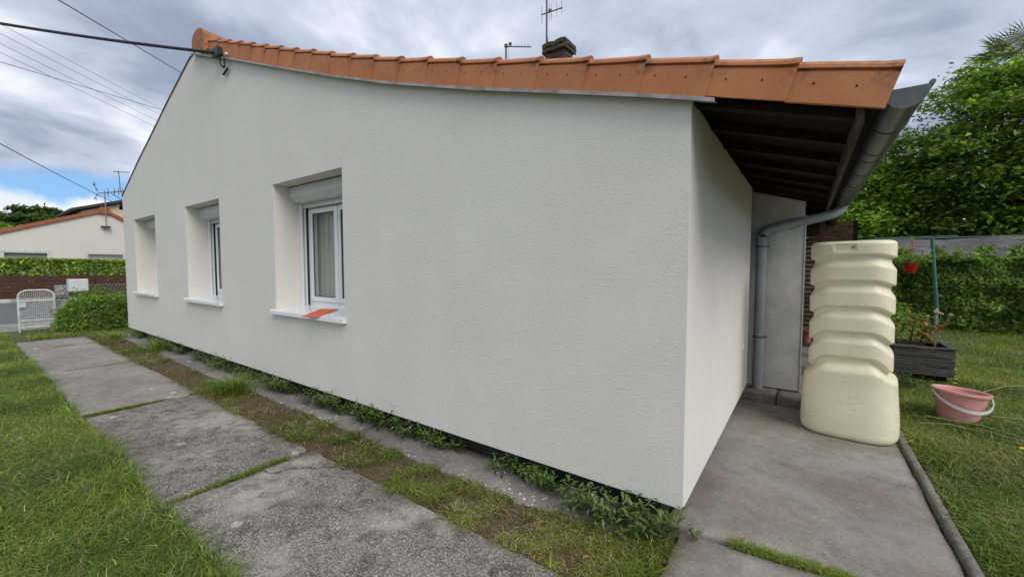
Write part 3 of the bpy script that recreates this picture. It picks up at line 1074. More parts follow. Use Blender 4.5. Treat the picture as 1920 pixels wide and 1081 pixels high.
gy0, gy1 = -0.022, YD
g1 = MB()
ro, ri = gutter_ring(GR), gutter_ring(GR - 0.003)
n = len(ro)
vs = [(x, y, z) for y in (gy0, gy1) for (x, z) in ro] + [(x, y, z) for y in (gy0, gy1) for (x, z) in ri]
fs = []
for j in range(n - 1):
    fs.append((j, j + 1, n + j + 1, n + j))
    fs.append((2 * n + j, 2 * n + j + 1, 3 * n + j + 1, 3 * n + j))
g1.add(vs, fs)
gut = g1.build('gutter', M['zinc'], house, smooth=60)
lip = MB().tube([(GX + GR + .004, gy0 - .004, GZ + .006), (GX + GR + .004, gy1, GZ + .006)], 0.009, 10)
lip.build('rolled_lip', M['zinc'], gut, smooth=60)
ec = MB().prism(gutter_ring(GR + 0.002), 'y', gy0 - 0.006, gy0 + 0.001)
ec.build('end_cap', M['zinc'], gut)
for y in (0.35, 0.80, 0.99, 1.42, 1.90, 2.06, 2.5, 2.95, 3.4, 4.0, 4.6):
    b_ = MB()
    ra, rb = gutter_ring(GR + 0.0035), gutter_ring(GR - 0.001)
    vs = [(x, yy, z) for yy in (y, y + .022) for (x, z) in ra]
    fs = [(j, j + 1, n + j + 1, n + j) for j in range(n - 1)]
    vs += [(x, yy, z) for yy in (y, y + .022) for (x, z) in rb]
    for j in range(n - 1):
        fs.append((j, j + 1, 2 * n + j + 1, 2 * n + j))
        fs.append((n + j, n + j + 1, 3 * n + j + 1, 3 * n + j))
    b_.add(vs, fs)
    b_.build('band', M['zinc'], gut, smooth=50)

# swan-neck and downpipe
def arc(pts, rad=0.10, k=6):
    out = [Vector(pts[0])]
    for i in range(1, len(pts) - 1):
        a, b, c = Vector(pts[i - 1]), Vector(pts[i]), Vector(pts[i + 1])
        p0 = b + (a - b).normalized() * rad
        p1 = b + (c - b).normalized() * rad
        for t in [j / k for j in range(k + 1)]:
            out.append(p0 * (1 - t) ** 2 + b * 2 * t * (1 - t) + p1 * t * t)
    out.append(Vector(pts[-1]))
    return out


DP = [(GX, 3.20, 2.07), (GX - .01, 3.19, 1.985), (0.09, 2.945, 1.80), (0.088, 2.94, 0.10)]
dp = MB().tube(arc(DP, 0.10), 0.050, 20).build('downpipe', M['pvc_grey'], house, smooth=50)
for (p0, p1, r) in (((0.088, 2.94, 1.66), (0.088, 2.94, 1.735), 0.056), ((0.325, 3.03, 1.864), (0.385, 3.052, 1.880), 0.055), ((0.16, 2.97, 1.819), (0.19, 2.981, 1.827), 0.0545)):
    MB().tube([p0, p1], r, 20).build('pipe_collar', M['pvc_grey'], dp, smooth=50)
for z in (0.66, 1.63):
    c = MB()
    c.tube([(0.088, 2.94, z), (0.088, 2.94, z + .018)], 0.0555, 20)
    c.box((0.14, 2.935, z), (0.162, 2.95, z + .018))
    c.box((0.08, 2.99, z + .003), (0.095, 3.05, z + .013))
    c.build('pipe_clip', M['steel'], dp)

# the fin wall that closes the porch, with its pale edge bead
pw = MB()
pw.prism([(-0.13, 0.10), (0.462, 0.10), (0.462, zr(.462) - .0), (-0.13, zr(-.13) - .0)], 'y', 3.052, 3.18)
pwo = pw.build('porch_wall', M['old_wall'], house, bevel=0.006)
MB().box((0.4625, 3.045, 0.10), (0.474, 3.19, 1.95)).build('edge_bead', M['white_paint'], pwo)
# round vent caps in the side wall
for (y, z) in ((2.42, 1.66), (2.41, 0.62)):
    v = MB()
    for i in range(1):
        pr = [(0.0, 0.010), (0.030, 0.010), (0.036, 0.006), (0.036, 0.0)]
        nseg = 24
        vs = [(zz, y + rr * math.cos(2 * math.pi * k / nseg), z + rr * math.sin(2 * math.pi * k / nseg)) for rr, zz in pr for k in range(nseg)]
        fs = [(i2 * nseg + k, i2 * nseg + (k + 1) % nseg, (i2 + 1) * nseg + (k + 1) % nseg, (i2 + 1) * nseg + k) for i2 in range(3) for k in range(nseg)]
        v.add(vs, fs)
    v.build('vent_cap', M['white_pvc'], house, smooth=40)

# chimney -----------------------------------------------------------
CH = (-2.185, -1.905, 2.2, 2.40)      # x0 x1 y0 y1
ctop = 4.005
ch = MB().box((CH[0] + .012, CH[2] + .012, 2.6), (CH[1] - .012, CH[3] - .012, ctop)).build('chimney', M['mortar'], house)
bz = 4.005
row = 0
bm_a = None
while bz > 2.7:
    h = 0.062
    off = 0.07 if row % 2 else 0.0
    cuts = [CH[0], CH[0] + 0.14 - off * 0.0 + (0.05 if row % 2 else 0), CH[1]]
    for xa, xb in zip(cuts[:-1], cuts[1:]):
        for (ya, yb) in ((CH[2], CH[2] + .03), (CH[3] - .03, CH[3])):
            MB().box((xa + .004, ya, bz - h), (xb - .004, yb, bz), jit=0.0025).build('brick', M['brick'], ch)
    for (xa, xb) in ((CH[0], CH[0] + .03), (CH[1] - .03, CH[1])):
        MB().box((xa, CH[2] + .034, bz - h), (xb, CH[3] - .034, bz), jit=0.0025).build('brick', M['brick'], ch)
    bz -= h + 0.012
    row += 1
# mortar fillet band and two arched cap tiles standing on short posts
for k in range(2):
    xa = CH[0] - 0.022 + k * 0.165
    xc = xa + 0.08
    c = MB()
    n = 10
    for (za, th, wid) in ((ctop + 0.0, 0.035, 0.082), (ctop + 0.058, 0.045, 0.082)):
        top_ = [(xc - wid * math.cos(math.pi * i / n), za + th + 0.02 * math.sin(math.pi * i / n)) for i in range(n + 1)]
        bt_ = [(xc + wid * math.cos(math.pi * i / n), za + 0.018 * math.sin(math.pi * i / n)) for i in range(n + 1)]
        c.prism(top_ + bt_, 'y', CH[2] - 0.03, CH[3] + 0.03)
    for xo in (-0.078, -0.03, 0.03, 0.062):
        for yo in (CH[2] - 0.028, CH[3] - 0.02):
            c.box((xc + xo, yo, ctop + 0.032), (xc + xo + 0.026, yo + 0.05, ctop + 0.064), jit=0.003)
    c.build('cap_tile', M['cap'], ch)


# ------------------------------------------------------------------ TV antennas
def yagi(m, base, d, n, el_len, sp, vertical=False, r=0.005):
    d = Vector(d).normalized()
    side = Vector((0, 0, 1)) if vertical else d.cross(Vector((0, 0, 1))).normalized()
    b = Vector(base)
    m.tube([b - d * 0.05, b + d * (sp[-1] + 0.02)], 0.008, 6)
    for s_, l in zip(sp, el_len):
        c = b + d * s_
        m.tube([c - side * l, c + side * l], r, 5)
    return m


an = empty('tv_antenna', (-2.30, 2.43, 2.98))
tag(an, 'tall thin TV antenna mast beside the brick chimney', 'antenna')
def rel(p, o):
    return Vector(p) - o.location


MB().tube([(0, 0, 0), (0, 0, 2.05)], 0.012, 8).build('mast', M['steel'], an)
mm = MB()
yb = Vector((-2.30, 2.43, 4.655)) - an.location
dv = Vector((0.29, 0.0, -0.02))
mm.tube([yb - dv * 0.27, yb + dv * 0.78], 0.0075, 6)
for t, l in ((-0.25, 0.115), (0.15, 0.10), (0.24, 0.095), (0.50, 0.088), (0.74, 0.085)):
    c = yb + dv * t
    mm.tube([c + Vector((0.003, 0, -l)), c + Vector((-0.003, 0, l))], 0.0026, 5)
mm.box(tuple(yb + Vector((0.03, -.012, -.0))), tuple(yb + Vector((0.06, .012, .03))))
mm.build('aerial', M['steel'], an)
MB().tube([(0.012, 0, 1.38), (0.03, -0.02, 1.30), (0.09, -0.06, 1.24), (0.14, -0.08, 1.23), (0.175, -0.10, 1.17)], 0.004, 6).build('lead', M['black'], an, smooth=80)
an2 = empty('tv_antenna', (-3.09, 2.62, 3.2))
tag(an2, 'short TV antenna mast with horizontal boom left of the chimney', 'antenna')
MB().tube([(0, 0, 0), (0, 0, 1.39)], 0.013, 8).build('mast', M['steel'], an2)
m2 = MB()
m2.tube([(-0.02, 0, 1.37), (0.43, 0.0, 1.225)], 0.008, 6)
for i, t in enumerate((0.05, 0.10, 0.16, 0.215, 0.27, 0.325, 0.38)):
    zz = 1.37 - t * 0.322
    m2.tube([(t, 0, zz - 0.0 - (0.012 if i else .2)), (t, 0, zz + (0.03 if i else 0.06))], 0.0028, 5)
m2.box((0.06, -.015, 1.36), (0.09, .015, 1.395))
m2.box((-0.018, -.018, 1.35), (0.02, .018, 1.395))
m2.build('aerial', M['steel'], an2)

# ------------------------------------------------------------------ service cables and street wires
def wire(name, pts, r, label, group=None, sag=0.0, cat='cable', n=24):
    a, b = Vector(pts[0]), Vector(pts[-1])
    line = []
    if len(pts) == 2:
        for i in range(n + 1):
            t = i / n
            p = a.lerp(b, t)
            p.z -= sag * 4 * t * (1 - t)
            line.append(p)
    else:
        line = [Vector(p) for p in pts]
    c = sum(line, Vector()) / len(line)
    m = MB().tube([p - a for p in line], r, 6)
    o = m.build(name, M['wire_grey'] if 'faint' in label else M['black'], smooth=80, loc=a)
    tag(o, label, cat, group)
    return o


BR = Vector((-5.575, -0.07, 4.10))
wire('service_cable', [BR, (-15.4, -5.1, 6.85)], 0.019, 'thick black service cable running from the gable peak to the left', sag=0.22)
cl = empty('cable_clamp', (BR.x, -0.0, BR.z))
tag(cl, 'black cable clamp with hanging loop on the upper gable', 'clamp')
c_ = MB()
c_.tube([(-0.38, -.065, .155), (-0.16, -.075, 0.05), (0, -.07, 0)], 0.021, 8)
c_.box((-0.13, -.11, -.03), (0.04, -.045, 0.06), jit=0.008)
c_.tube([(0.0, -.06, 0.0), (0.12, -.075, -0.045), (0.2, -.075, -0.075)], 0.012, 8)
c_.build('dead_end_grip', M['black'], cl, smooth=50)
lp = MB().tube(arc([(-0.01, -.06, -.01), (-.03, -.06, -.12), (0.05, -.05, -.19), (0.10, -.05, -.165), (0.07, -.05, -0.02)], 0.05, 5), 0.009, 8)
lp.build('loop', M['black'], cl, smooth=80)
MB().tube([(-0.01, -.03, -.245), (0.12, -.03, -.205)], 0.014, 8).build('end_sleeve', M['black'], cl)
MB().box((0.17, -.085, -.083), (0.235, -.065, -.06)).build('tag', M['white_pvc'], cl)

wire('overhead_wire', [(-6.2, -5.0, 5.6), (-20.5, 3.9, 9.3)], 0.013, 'thin black wire crossing the sky above the thick cable', sag=0.0)
for i, (la, lb) in enumerate((((0, 45), (302, 205)), ((0, 63), (296, 214)), ((0, 82), (290, 228)), ((0, 98), (284, 238)))):
    pass
SW = [((-15.6, -1.18, 7.32), (-19.3, 2.76, 7.34)), ((-15.6, -1.19, 7.09), (-19.3, 2.67, 7.13)), ((-15.6, -1.20, 6.85), (-19.3, 2.56, 6.88)), ((-15.6, -1.21, 6.64), (-19.3, 2.45, 6.67))]
for i, (a, b) in enumerate(SW):
    a, b = Vector(a), Vector(b)
    dd = b - a
    wire('street_wire', [a - dd * 1.6, b + dd * 2.5], 0.0050, 'faint thin grey wire in a bundle over the street', 'faint street wires', cat='wire', sag=0.0)
a, b = Vector((-15.6, -1.22, 6.41)), Vector((-19.3, 2.78, 7.30))
wire('street_wire', [a - (b - a) * 1.6, b + (b - a) * 2.0], 0.008, 'darker single wire crossing the faint street wires', cat='wire')
wire('overhead_wire', [(-13.2, -2.9, 4.95), (-33.0, 4.4, 4.95)], 0.012, 'lone thin wire low in the sky left of the gable', sag=0.12)

# ------------------------------------------------------------------ rainwater tank
def make_tank():
    NA, NZ = 200, 230
    H = 1.63
    grooves = [1.495, 1.285, 1.075, 0.865, 0.655]
    th = np.linspace(0, 2 * np.pi, NA, endpoint=False)
    z = np.concatenate([np.linspace(0, 0.05, 10, endpoint=False), np.linspace(0.05, 1.575, NZ - 26, endpoint=False), np.linspace(1.575, H, 16)])
    T, Z = np.meshgrid(th, z)
    phi = np.abs((T + np.pi / 2 + np.pi) % (2 * np.pi) - np.pi)     # 0 on the front (-y)

    def ss(a, b, x):
        t = np.clip((x - a) / (b - a), 0, 1)
        return t * t * (3 - 2 * t)
    low = np.clip((1.5 - Z) / 0.9, 0, 1)
    drop = ss(R(26), R(62), phi) * (0.028 + 0.085 * low ** 1.3) * ss(0.25, 0.6, Z)
    W = Z + drop
    rad = np.full_like(W, 0.282)
    for gz in grooves:
        dlt = W - gz                     # >0 above the groove
        depth = np.where(dlt > 0, 1 - ss(0.010, 0.028, dlt), 1 - ss(0.008, 0.078, -dlt))
        rad = rad - 0.031 * depth
    foot = ss(0.635, 0.545, W)
    rad = rad + foot * (0.030 + 0.018 * ss(0.5, 0.12, Z))
    rad = rad - 0.04 * (1 - np.sqrt(np.clip(1 - ((0.06 - Z) / 0.06).clip(0, 1) ** 2, 0, 1)))
    top = ((Z - (H - 0.035)) / 0.035).clip(0, 1)
    rad = rad - 0.035 * (1 - np.sqrt(np.clip(1 - top ** 2, 0, 1)))
    # the moulded grip near the top of the front
    xs = (T - 1.5 * np.pi)
    grip = ss(-0.36, -0.345, xs) * ss(0.105, 0.09, xs) * ss(1.548, 1.553, Z) * ss(1.607, 1.602, Z)
    rad = rad - 0.010 * grip
    e = 3.5
    sup = (np.abs(np.cos(T)) ** e + np.abs(np.sin(T)) ** e) ** (-1 / e)
    Xc = rad * sup * np.cos(T)
    Yc = rad * sup * np.sin(T) * 1.06
    V = np.stack([Xc, Yc, Z], -1).reshape(-1, 3)
    nz = len(z)
    i = np.arange(nz - 1)[:, None] * NA + np.arange(NA)[None]
    i2 = np.arange(nz - 1)[:, None] * NA + (np.arange(NA)[None] + 1) % NA
    F = np.stack([i, i2, i2 + NA, i + NA], -1).reshape(-1, 4)
    # lid: rings shrinking to the centre, bottom fan
    rings = [V]
    faces = [F]
    base = (nz - 1) * NA
    o = len(V)
    for s_, dz in ((0.93, 0.001), (0.90, -0.012), (0.45, -0.014), (0.02, -0.016)):
        ringv = V[base:base + NA].copy() if o == len(V) else None
        rv = V[(nz - 1) * NA:].copy()
        rv[:, :2] *= s_
        rv[:, 2] += dz
        rings.append(rv)
        k = np.arange(NA)
        k2 = (k + 1) % NA
        faces.append(np.stack([base + k, base + k2, o + k2, o + k], -1))
        base = o
        o += NA
    me = np_mesh('water_tank', np.concatenate(rings), faces, M['tank'], smooth=True)
    o_ = obj('water_tank', me, None, (0.822, 2.40, 0.004))
    o_.rotation_euler = (R(0.3), R(-0.6), R(-6))
    tag(o_, 'tall cream plastic rainwater tank with stepped horizontal ribs', 'water tank')
    return o_


tank = make_tank()
g_ = MB()
g_.tube([(0.012, -0.296, 1.579), (0.012, -0.287, 1.579)], 0.009, 12)
g_.build('plug', M['steel'], tank)

# ------------------------------------------------------------------ pink bucket
bk = empty('bucket', (1.668, 3.26, -0.01))
bk.rotation_euler = (R(-2), R(4), R(15))
tag(bk, 'pink plastic bucket with pale handle standing on the grass', 'bucket')
prof = [(0.0, 0.012), (0.120, 0.0), (0.128, 0.006), (0.180, 0.262), (0.196, 0.266), (0.199, 0.277), (0.196, 0.290), (0.187, 0.293), (0.176, 0.285), (0.124, 0.018), (0.0, 0.018)]
MB().lathe(prof, 48).build('pail', M['pink'], bk, smooth=35)
hp = []
for i in range(25):
    t = math.pi * i / 24
    hp.append((-0.200 * math.cos(t), -0.205 * math.sin(t) * 0.98, 0.262 - 0.125 * math.sin(t)))
hb = MB()
vs, fs = [], []
for i, pnt in enumerate(hp):
    pv = Vector(pnt)
    n_ = Vector((pv.x, pv.y, 0)).normalized()
    up_ = Vector((0, 0, 1))
    wd = 0.0095 + 0.004 * (1 - abs(i - 12) / 12)
    for s_ in ((-1, -1), (1, -1), (1, 1), (-1, 1)):
        vs.append(pv + n_ * (0.004 * s_[0] + 0.004) + up_ * wd * s_[1])
for i in range(24):
    for k in range(4):
        fs.append((i * 4 + k, i * 4 + (k + 1) % 4, i * 4 + 4 + (k + 1) % 4, i * 4 + 4 + k))
fs += [(0, 1, 2, 3), (99, 98, 97, 96)]
hb.add(vs, fs)
hb.build('handle', M['lilac'], bk, smooth=40)

# ------------------------------------------------------------------ planter box
pl = empty('planter_box', (1.30, 4.90, 0))
tag(pl, 'low grey weathered wooden planter box behind the bucket', 'planter')
PW, PD = 0.685, 0.66
for k in range(3):
    z0 = 0.075 + k * 0.112
    MB().box((-0.25, 0, z0), (PW, 0.026, z0 + 0.103)).build('board', M['wood_grey'], pl, bevel=0.006)
    MB().box((-0.25, PD - .026, z0), (PW, PD, z0 + 0.103)).build('board', M['wood_grey'], pl, bevel=0.006)
    MB().box((PW - .028, 0.028, z0 + .002), (PW - .002, PD - .028, z0 + 0.101)).build('board', M['wood_grey'], pl, bevel=0.006)
    MB().box((-0.248, 0.028, z0 + .002), (-.222, PD - .028, z0 + 0.101)).build('board', M['wood_grey'], pl, bevel=0.006)
for (a, b) in (((-0.27, -.018, .413), (PW + .018, .045, .431)), ((-0.27, PD - .045, .413), (PW + .018, PD + .018, .431)),
               ((PW - .05, .047, .413), (PW + .018, PD - .047, .431)), ((-0.27, .047, .413), (-.2, PD - .047, .431))):
    MB().box(a, b).build('top_rail', M['wood_grey'], pl, bevel=0.005)
for (x, y) in ((-0.22, .03), (PW - .14, .03), (-0.22, PD - .11), (PW - .14, PD - .11)):
    MB().box((x, y, -0.03), (x + .08, y + .08, 0.40)).build('leg', M['wood_dark'], pl)
for k in range(3):
    for x in (-0.1, 0.2, 0.345, PW - .05):
        for dz in (0.03, 0.073):
            MB().tube([(x, -.0015, 0.075 + k * 0.112 + dz), (x, 0.004, 0.075 + k * .112 + dz)], 0.0042, 6).build('screw', M['hole'], pl)
MB().box((-0.22, .028, .20), (PW - .03, PD - .028, .355)).build('compost', M['soil'], pl)

# orange strip on the sill
sp = MB().box((-0.10, -0.20, 0), (0.10, 0.20, 0.005))
so_ = sp.build('orange_strip', M['orange'], loc=(-3.575, 0.055, WZ0 + 0.0175), bevel=0.002)
so_.rotation_euler = (R(5.2), 0, R(33))
tag(so_, 'flat orange strip lying across the nearest window sill', 'strip')

# ------------------------------------------------------------------ foliage tools
def unit(v):
    return v / (np.linalg.norm(v, axis=-1, keepdims=True) + 1e-9)


def leaves_mesh(name, C, size, colors, mat, nrm=None, aspect=0.5, jitter=0.6, droop=0.25, fold=0.22):
    """one folded rhombic leaf per centre"""
    n = len(C)
    if nrm is None:
        nrm = np.tile([0, 0, 1.0], (n, 1))
    N = unit(nrm + rng.normal(0, jitter, (n, 3)))
    t = rng.normal(0, 1, (n, 3))
    t[:, 2] -= droop
    T = unit(t - N * np.sum(t * N, 1, keepdims=True))
    B = np.cross(N, T)
    s = (size * rng.uniform(0.6, 1.3, n))[:, None]
    w = aspect * s * 0.5
    base = C - T * s * 0.5
    tip = C + T * s * 0.5 - N * s * 0.10
    mid = C + T * s * rng.uniform(-0.12, 0.02, (n, 1))
    l = mid + B * w + N * w * fold * 2
    r = mid - B * w + N * w * fold * 2
    V = np.stack([base, r, tip, l], 1).reshape(-1, 3)
    i = np.arange(n)[:, None] * 4
    F = np.concatenate([i + [0, 1, 2], i + [0, 2, 3]], 1).reshape(-1, 3)
    return np_mesh(name, V, [F], mat, np.repeat(colors, 4, 0))


def leaf_cols(n, a, b, sp=0.25, light=None, lp=0.0):
    t = rng.uniform(0, 1, (n, 1))
    c = np.array(a) * (1 - t) + np.array(b) * t
    c = c * np.exp(rng.normal(0, sp, (n, 1)))
    if light is not None:
        k = rng.uniform(0, 1, n) < lp
        c[k] = np.array(light) * np.exp(rng.normal(0, 0.15, (k.sum(), 1)))
    return np.clip(c, 0, 1)


def blades(name, P, h, w, colors, mat, lean=0.5, bend=0.5, az=None):
    """grass blades rooted at P (N,3)"""
    n = len(P)
    a = rng.uniform(0, 2 * np.pi, n) if az is None else az
    d = np.stack([np.cos(a), np.sin(a), np.zeros(n)], 1)
    s = np.stack([-np.sin(a), np.cos(a), np.zeros(n)], 1)
    s = unit(s + d * rng.normal(0, 0.6, (n, 1)))
    hh = (h * rng.uniform(0.45, 1.35, n))[:, None]
    ln = rng.uniform(0.1, 1.0, n)[:, None] * lean
    ww = (w * rng.uniform(0.6, 1.3, n))[:, None] * 0.5
    up = np.array([[0, 0, 1.0]])
    m = P + up * hh * 0.60 + d * hh * ln * 0.45
    tip = P + up * hh * (1 - 0.45 * bend * ln) + d * hh * ln * (0.9 + bend)
    V = np.stack([P - s * ww, P + s * ww, m + s * ww * 0.8, m - s * ww * 0.8, tip], 1).reshape(-1, 3)
    i = np.arange(n)[:, None] * 5
    Q = (i + [0, 1, 2, 3])
    T = (i + [3, 2, 4])
    return np_mesh(name, V, [Q, T], mat, np.repeat(colors, 5, 0))


def vnoise(X, Y, f, seed=0):
    """cheap smooth value noise"""
    r = np.random.default_rng(seed)
    tab = r.uniform(0, 1, (256, 256))
    x, y = X * f, Y * f
    xi, yi = np.floor(x).astype(int), np.floor(y).astype(int)
    fx, fy = x - xi, y - yi
    fx, fy = fx * fx * (3 - 2 * fx), fy * fy * (3 - 2 * fy)
    g = lambda a, b: tab[a % 256, b % 256]
    return (g(xi, yi) * (1 - fx) + g(xi + 1, yi) * fx) * (1 - fy) + (g(xi, yi + 1) * (1 - fx) + g(xi + 1, yi + 1) * fx) * fy


def scatter(n, x0, x1, y0, y1, dens=None):
    X = rng.uniform(x0, x1, n)
    Y = rng.uniform(y0, y1, n)
    if dens is not None:
        k = rng.uniform(0, 1, n) < dens(X, Y)
        X, Y = X[k], Y[k]
    return X, Y


GA_, GB_, DRY = (0.095, 0.172, 0.024), (0.245, 0.338, 0.052), (0.40, 0.33, 0.17)


def grass_cols(X, Y, dryp=0.12, seed=1, k=1.0):
    n = len(X)
    t = vnoise(X, Y, 1.7, seed)[:, None]
    c = np.array(GA_) * (1 - t) + np.array(GB_) * t
    c = c * k * np.exp(rng.normal(0, 0.38, (n, 1)))
    yel = vnoise(X, Y, 0.9, seed + 5)[:, None]
    c = c * (1 + np.array([0.45, 0.14, 0.1]) * np.clip(yel - 0.5, 0, 1) * 1.5)
    dp = dryp * (0.3 + 2.0 * np.clip(vnoise(X, Y, 2.6, seed + 9) - 0.3, 0, 1))
    d = rng.uniform(0, 1, n) < dp
    c[d] = np.array(DRY) * np.exp(rng.normal(0, 0.3, (d.sum(), 1)))
    return c


def lawn(name, X, Y, h, w, dryp, seed, lean=0.9, k=1.0, z=-0.03):
    P = np.stack([X, Y, np.full(len(X), z)], 1)
    hv = h * (0.55 + 0.9 * vnoise(X, Y, 2.2, seed + 20))
    me = blades(name, P, hv, w, grass_cols(X, Y, dryp, seed, k), M['grass'], lean=lean, bend=0.8)
    return tag(obj(name, me), kind='stuff')


# left lawn -----------------------------------------------------------
def edge_l(X):
    return -1.50 + 0.035 * (vnoise(X, X * 0 + 3.3, 2.4, 3) - 0.35) + 0.03 * (vnoise(X, X * 0, 9.0, 4) - 0.5)


xs1, ys1 = [], []
for (n, x0, x1, y0, y1) in ((95000, -5.2, -0.6, -2.75, -1.44), (52000, -9.0, -5.2, -3.0, -1.44), (42000, -13.5, -9.0, -3.6, -1.44), (42000, -13.5, 0.0, -6.5, -2.9), (30000, -0.9, 1.2, -3.6, -1.5)):
    X, Y = scatter(n, x0, x1, y0, y1, lambda X, Y: (Y < edge_l(X)) * (0.42 + 0.58 * (vnoise(X, Y, 3.1, 8) > 0.30) * (1 - 0.8 * (vnoise(X, Y, 1.3, 9) > 0.83))))
    xs1.append(X)
    ys1.append(Y)
X, Y = np.concatenate(xs1), np.concatenate(ys1)
lawn('lawn_grass', X, Y, 0.066, 0.0056, 0.10, 1, lean=1.5)

# right lawn
xs1, ys1 = [], []
for (n, x0, x1, y0, y1) in ((70000, 1.19, 2.8, 0.2, 3.2), (70000, 1.19, 4.2, 3.2, 6.5), (60000, 1.3, 6.5, 6.5, 11.6), (45000, 2.8, 8.5, 0.0, 8.0), (42000, 1.19, 6.0, -3.2, 0.2)):
    X, Y = scatter(n, x0, x1, y0, y1, lambda X, Y: (X > 1.205 + 0.03 * vnoise(Y, Y * 0, 6.0, 5)) * (0.35 + 0.65 * (vnoise(X, Y, 2.3, 18) > 0.3)))
    xs1.append(X)
    ys1.append(Y)
X, Y = np.concatenate(xs1), np.concatenate(ys1)
lawn('garden_grass', X, Y, 0.075, 0.0058, 0.20, 31, lean=1.4, k=0.92)

# verge strip between path and wall apron, patchy
def strip_d(X, Y):
    nz = 0.42 * vnoise(X, Y, 2.6, 55) + 0.58 * vnoise(X, Y, 10.5, 56)
    near = np.interp(X, [-12, -8, -5.5, -3.2, -2.6, -1.5, -0.7, 0], [0.64, 0.50, 0.46, 0.50, 0.55, 0.57, 0.66, 0.78])
    ylo = -0.60 + 0.04 * (vnoise(X, X * 0 + 2, 5, 2) - 0.5)
    yhi = -0.20 + 0.06 * (vnoise(X, X * 0, 3, 6) - 0.5) + np.interp(X, [-0.6, -0.2], [0.0, 0.16])
    return np.clip((near - nz) * 5.0, 0.03, 0.85) * (Y > ylo) * (Y < yhi)


X, Y = scatter(80000, -12.2, -3.0, -0.64, -0.02, strip_d)
X2, Y2 = scatter(75000, -3.0, -0.05, -0.64, -0.02, strip_d)
X, Y = np.concatenate([X, X2]), np.concatenate([Y, Y2])
lawn('verge_grass', X, Y, 0.044, 0.0050, 0.34, 61, lean=1.7, k=0.72, z=-0.022)
# dead thatch lying on the strip
X, Y = scatter(26000, -11.5, -0.1, -0.61, -0.18)
P = np.stack([X, Y, np.full(len(X), -0.014)], 1)
me = blades('thatch', P, np.full(len(X), 0.014), 0.0035, np.array([(0.20, 0.12, 0.065)]) * np.exp(rng.normal(0, 0.4, (len(X), 1))), M['grass'], lean=4.5, bend=0.4)
tag(obj('dead_thatch', me), kind='stuff')

# grass and moss in the joints between slabs
xs1, ys1 = [], []
for i, xj in enumerate(xs_[1:5]):
    n = (2600, 2600, 900, 700)[i]
    Yj = rng.uniform(-1.49, -0.58, n)
    keep = vnoise(Yj, Yj * 0 + i, 5.0, 70 + i) > (0.30, 0.22, 0.5, 0.5)[i]
    Yj = Yj[keep]
    Xj = xj + rng.normal(0, 0.012, len(Yj)) + (Yj + 1.03) * (-0.03 if i < 2 else 0.0)
    xs1.append(Xj)
    ys1.append(Yj)
n = 3000
Xj = rng.uniform(0.22, 0.70, n)
Yj = 0.145 + (Xj - 0.5) * 0.10 + rng.normal(0, 0.012, n)
xs1.append(Xj)
ys1.append(Yj)
X, Y = np.concatenate(xs1), np.concatenate(ys1)
lawn('joint_grass', X, Y, 0.028, 0.0035, 0.15, 80, lean=1.3, z=-0.012)


# the coarse grass tufts on the strip
def tuft(x, y, n, h, spread, label, lean=1.0):
    a = rng.uniform(0, 2 * np.pi, n)
    r = np.abs(rng.normal(0, spread, n))
    P = np.stack([r * np.cos(a), r * np.sin(a), np.zeros(n)], 1)
    c = grass_cols(P[:, 0] + x, P[:, 1] + y, 0.10, 90, 1.05)
    me = blades('grass_tuft', P, np.full(n, h), 0.006, c, M['grass'], lean=lean, bend=0.8, az=a + rng.normal(0, 0.6, n))
    o = obj('grass_tuft', me, None, (x, y, -0.02))
    return tag(o, label, 'grass tuft')


tuft(-4.78, -0.33, 620, 0.20, 0.10, 'large spiky grass tuft beside the path below the middle window', 1.1)
tuft(-8.45, -0.12, 420, 0.21, 0.13, 'grass tuft at the wall foot below the farthest window', 0.9)
tuft(-10.7, -0.30, 360, 0.17, 0.14, 'grass tuft at the far end of the wall by the bush', 1.0)
# stray tall stems on the lawn edge
for (x, y, hh, lab) in ((-2.45, -1.53, 0.30, 'lone tall grass stalk over the edge of the second path slab'), (-1.75, -1.50, 0.26, 'lone tall grass stalk at the edge of the nearest path slab')):
    m = MB().tube([(0, 0, 0), (0.02, 0.02, hh * .5), (0.05, 0.045, hh)], [0.0016, 0.0013, 0.0006], 5)
    tag(m.build('grass_stalk', M['bark'], loc=(x, y, -0.02)), lab, 'grass stalk')


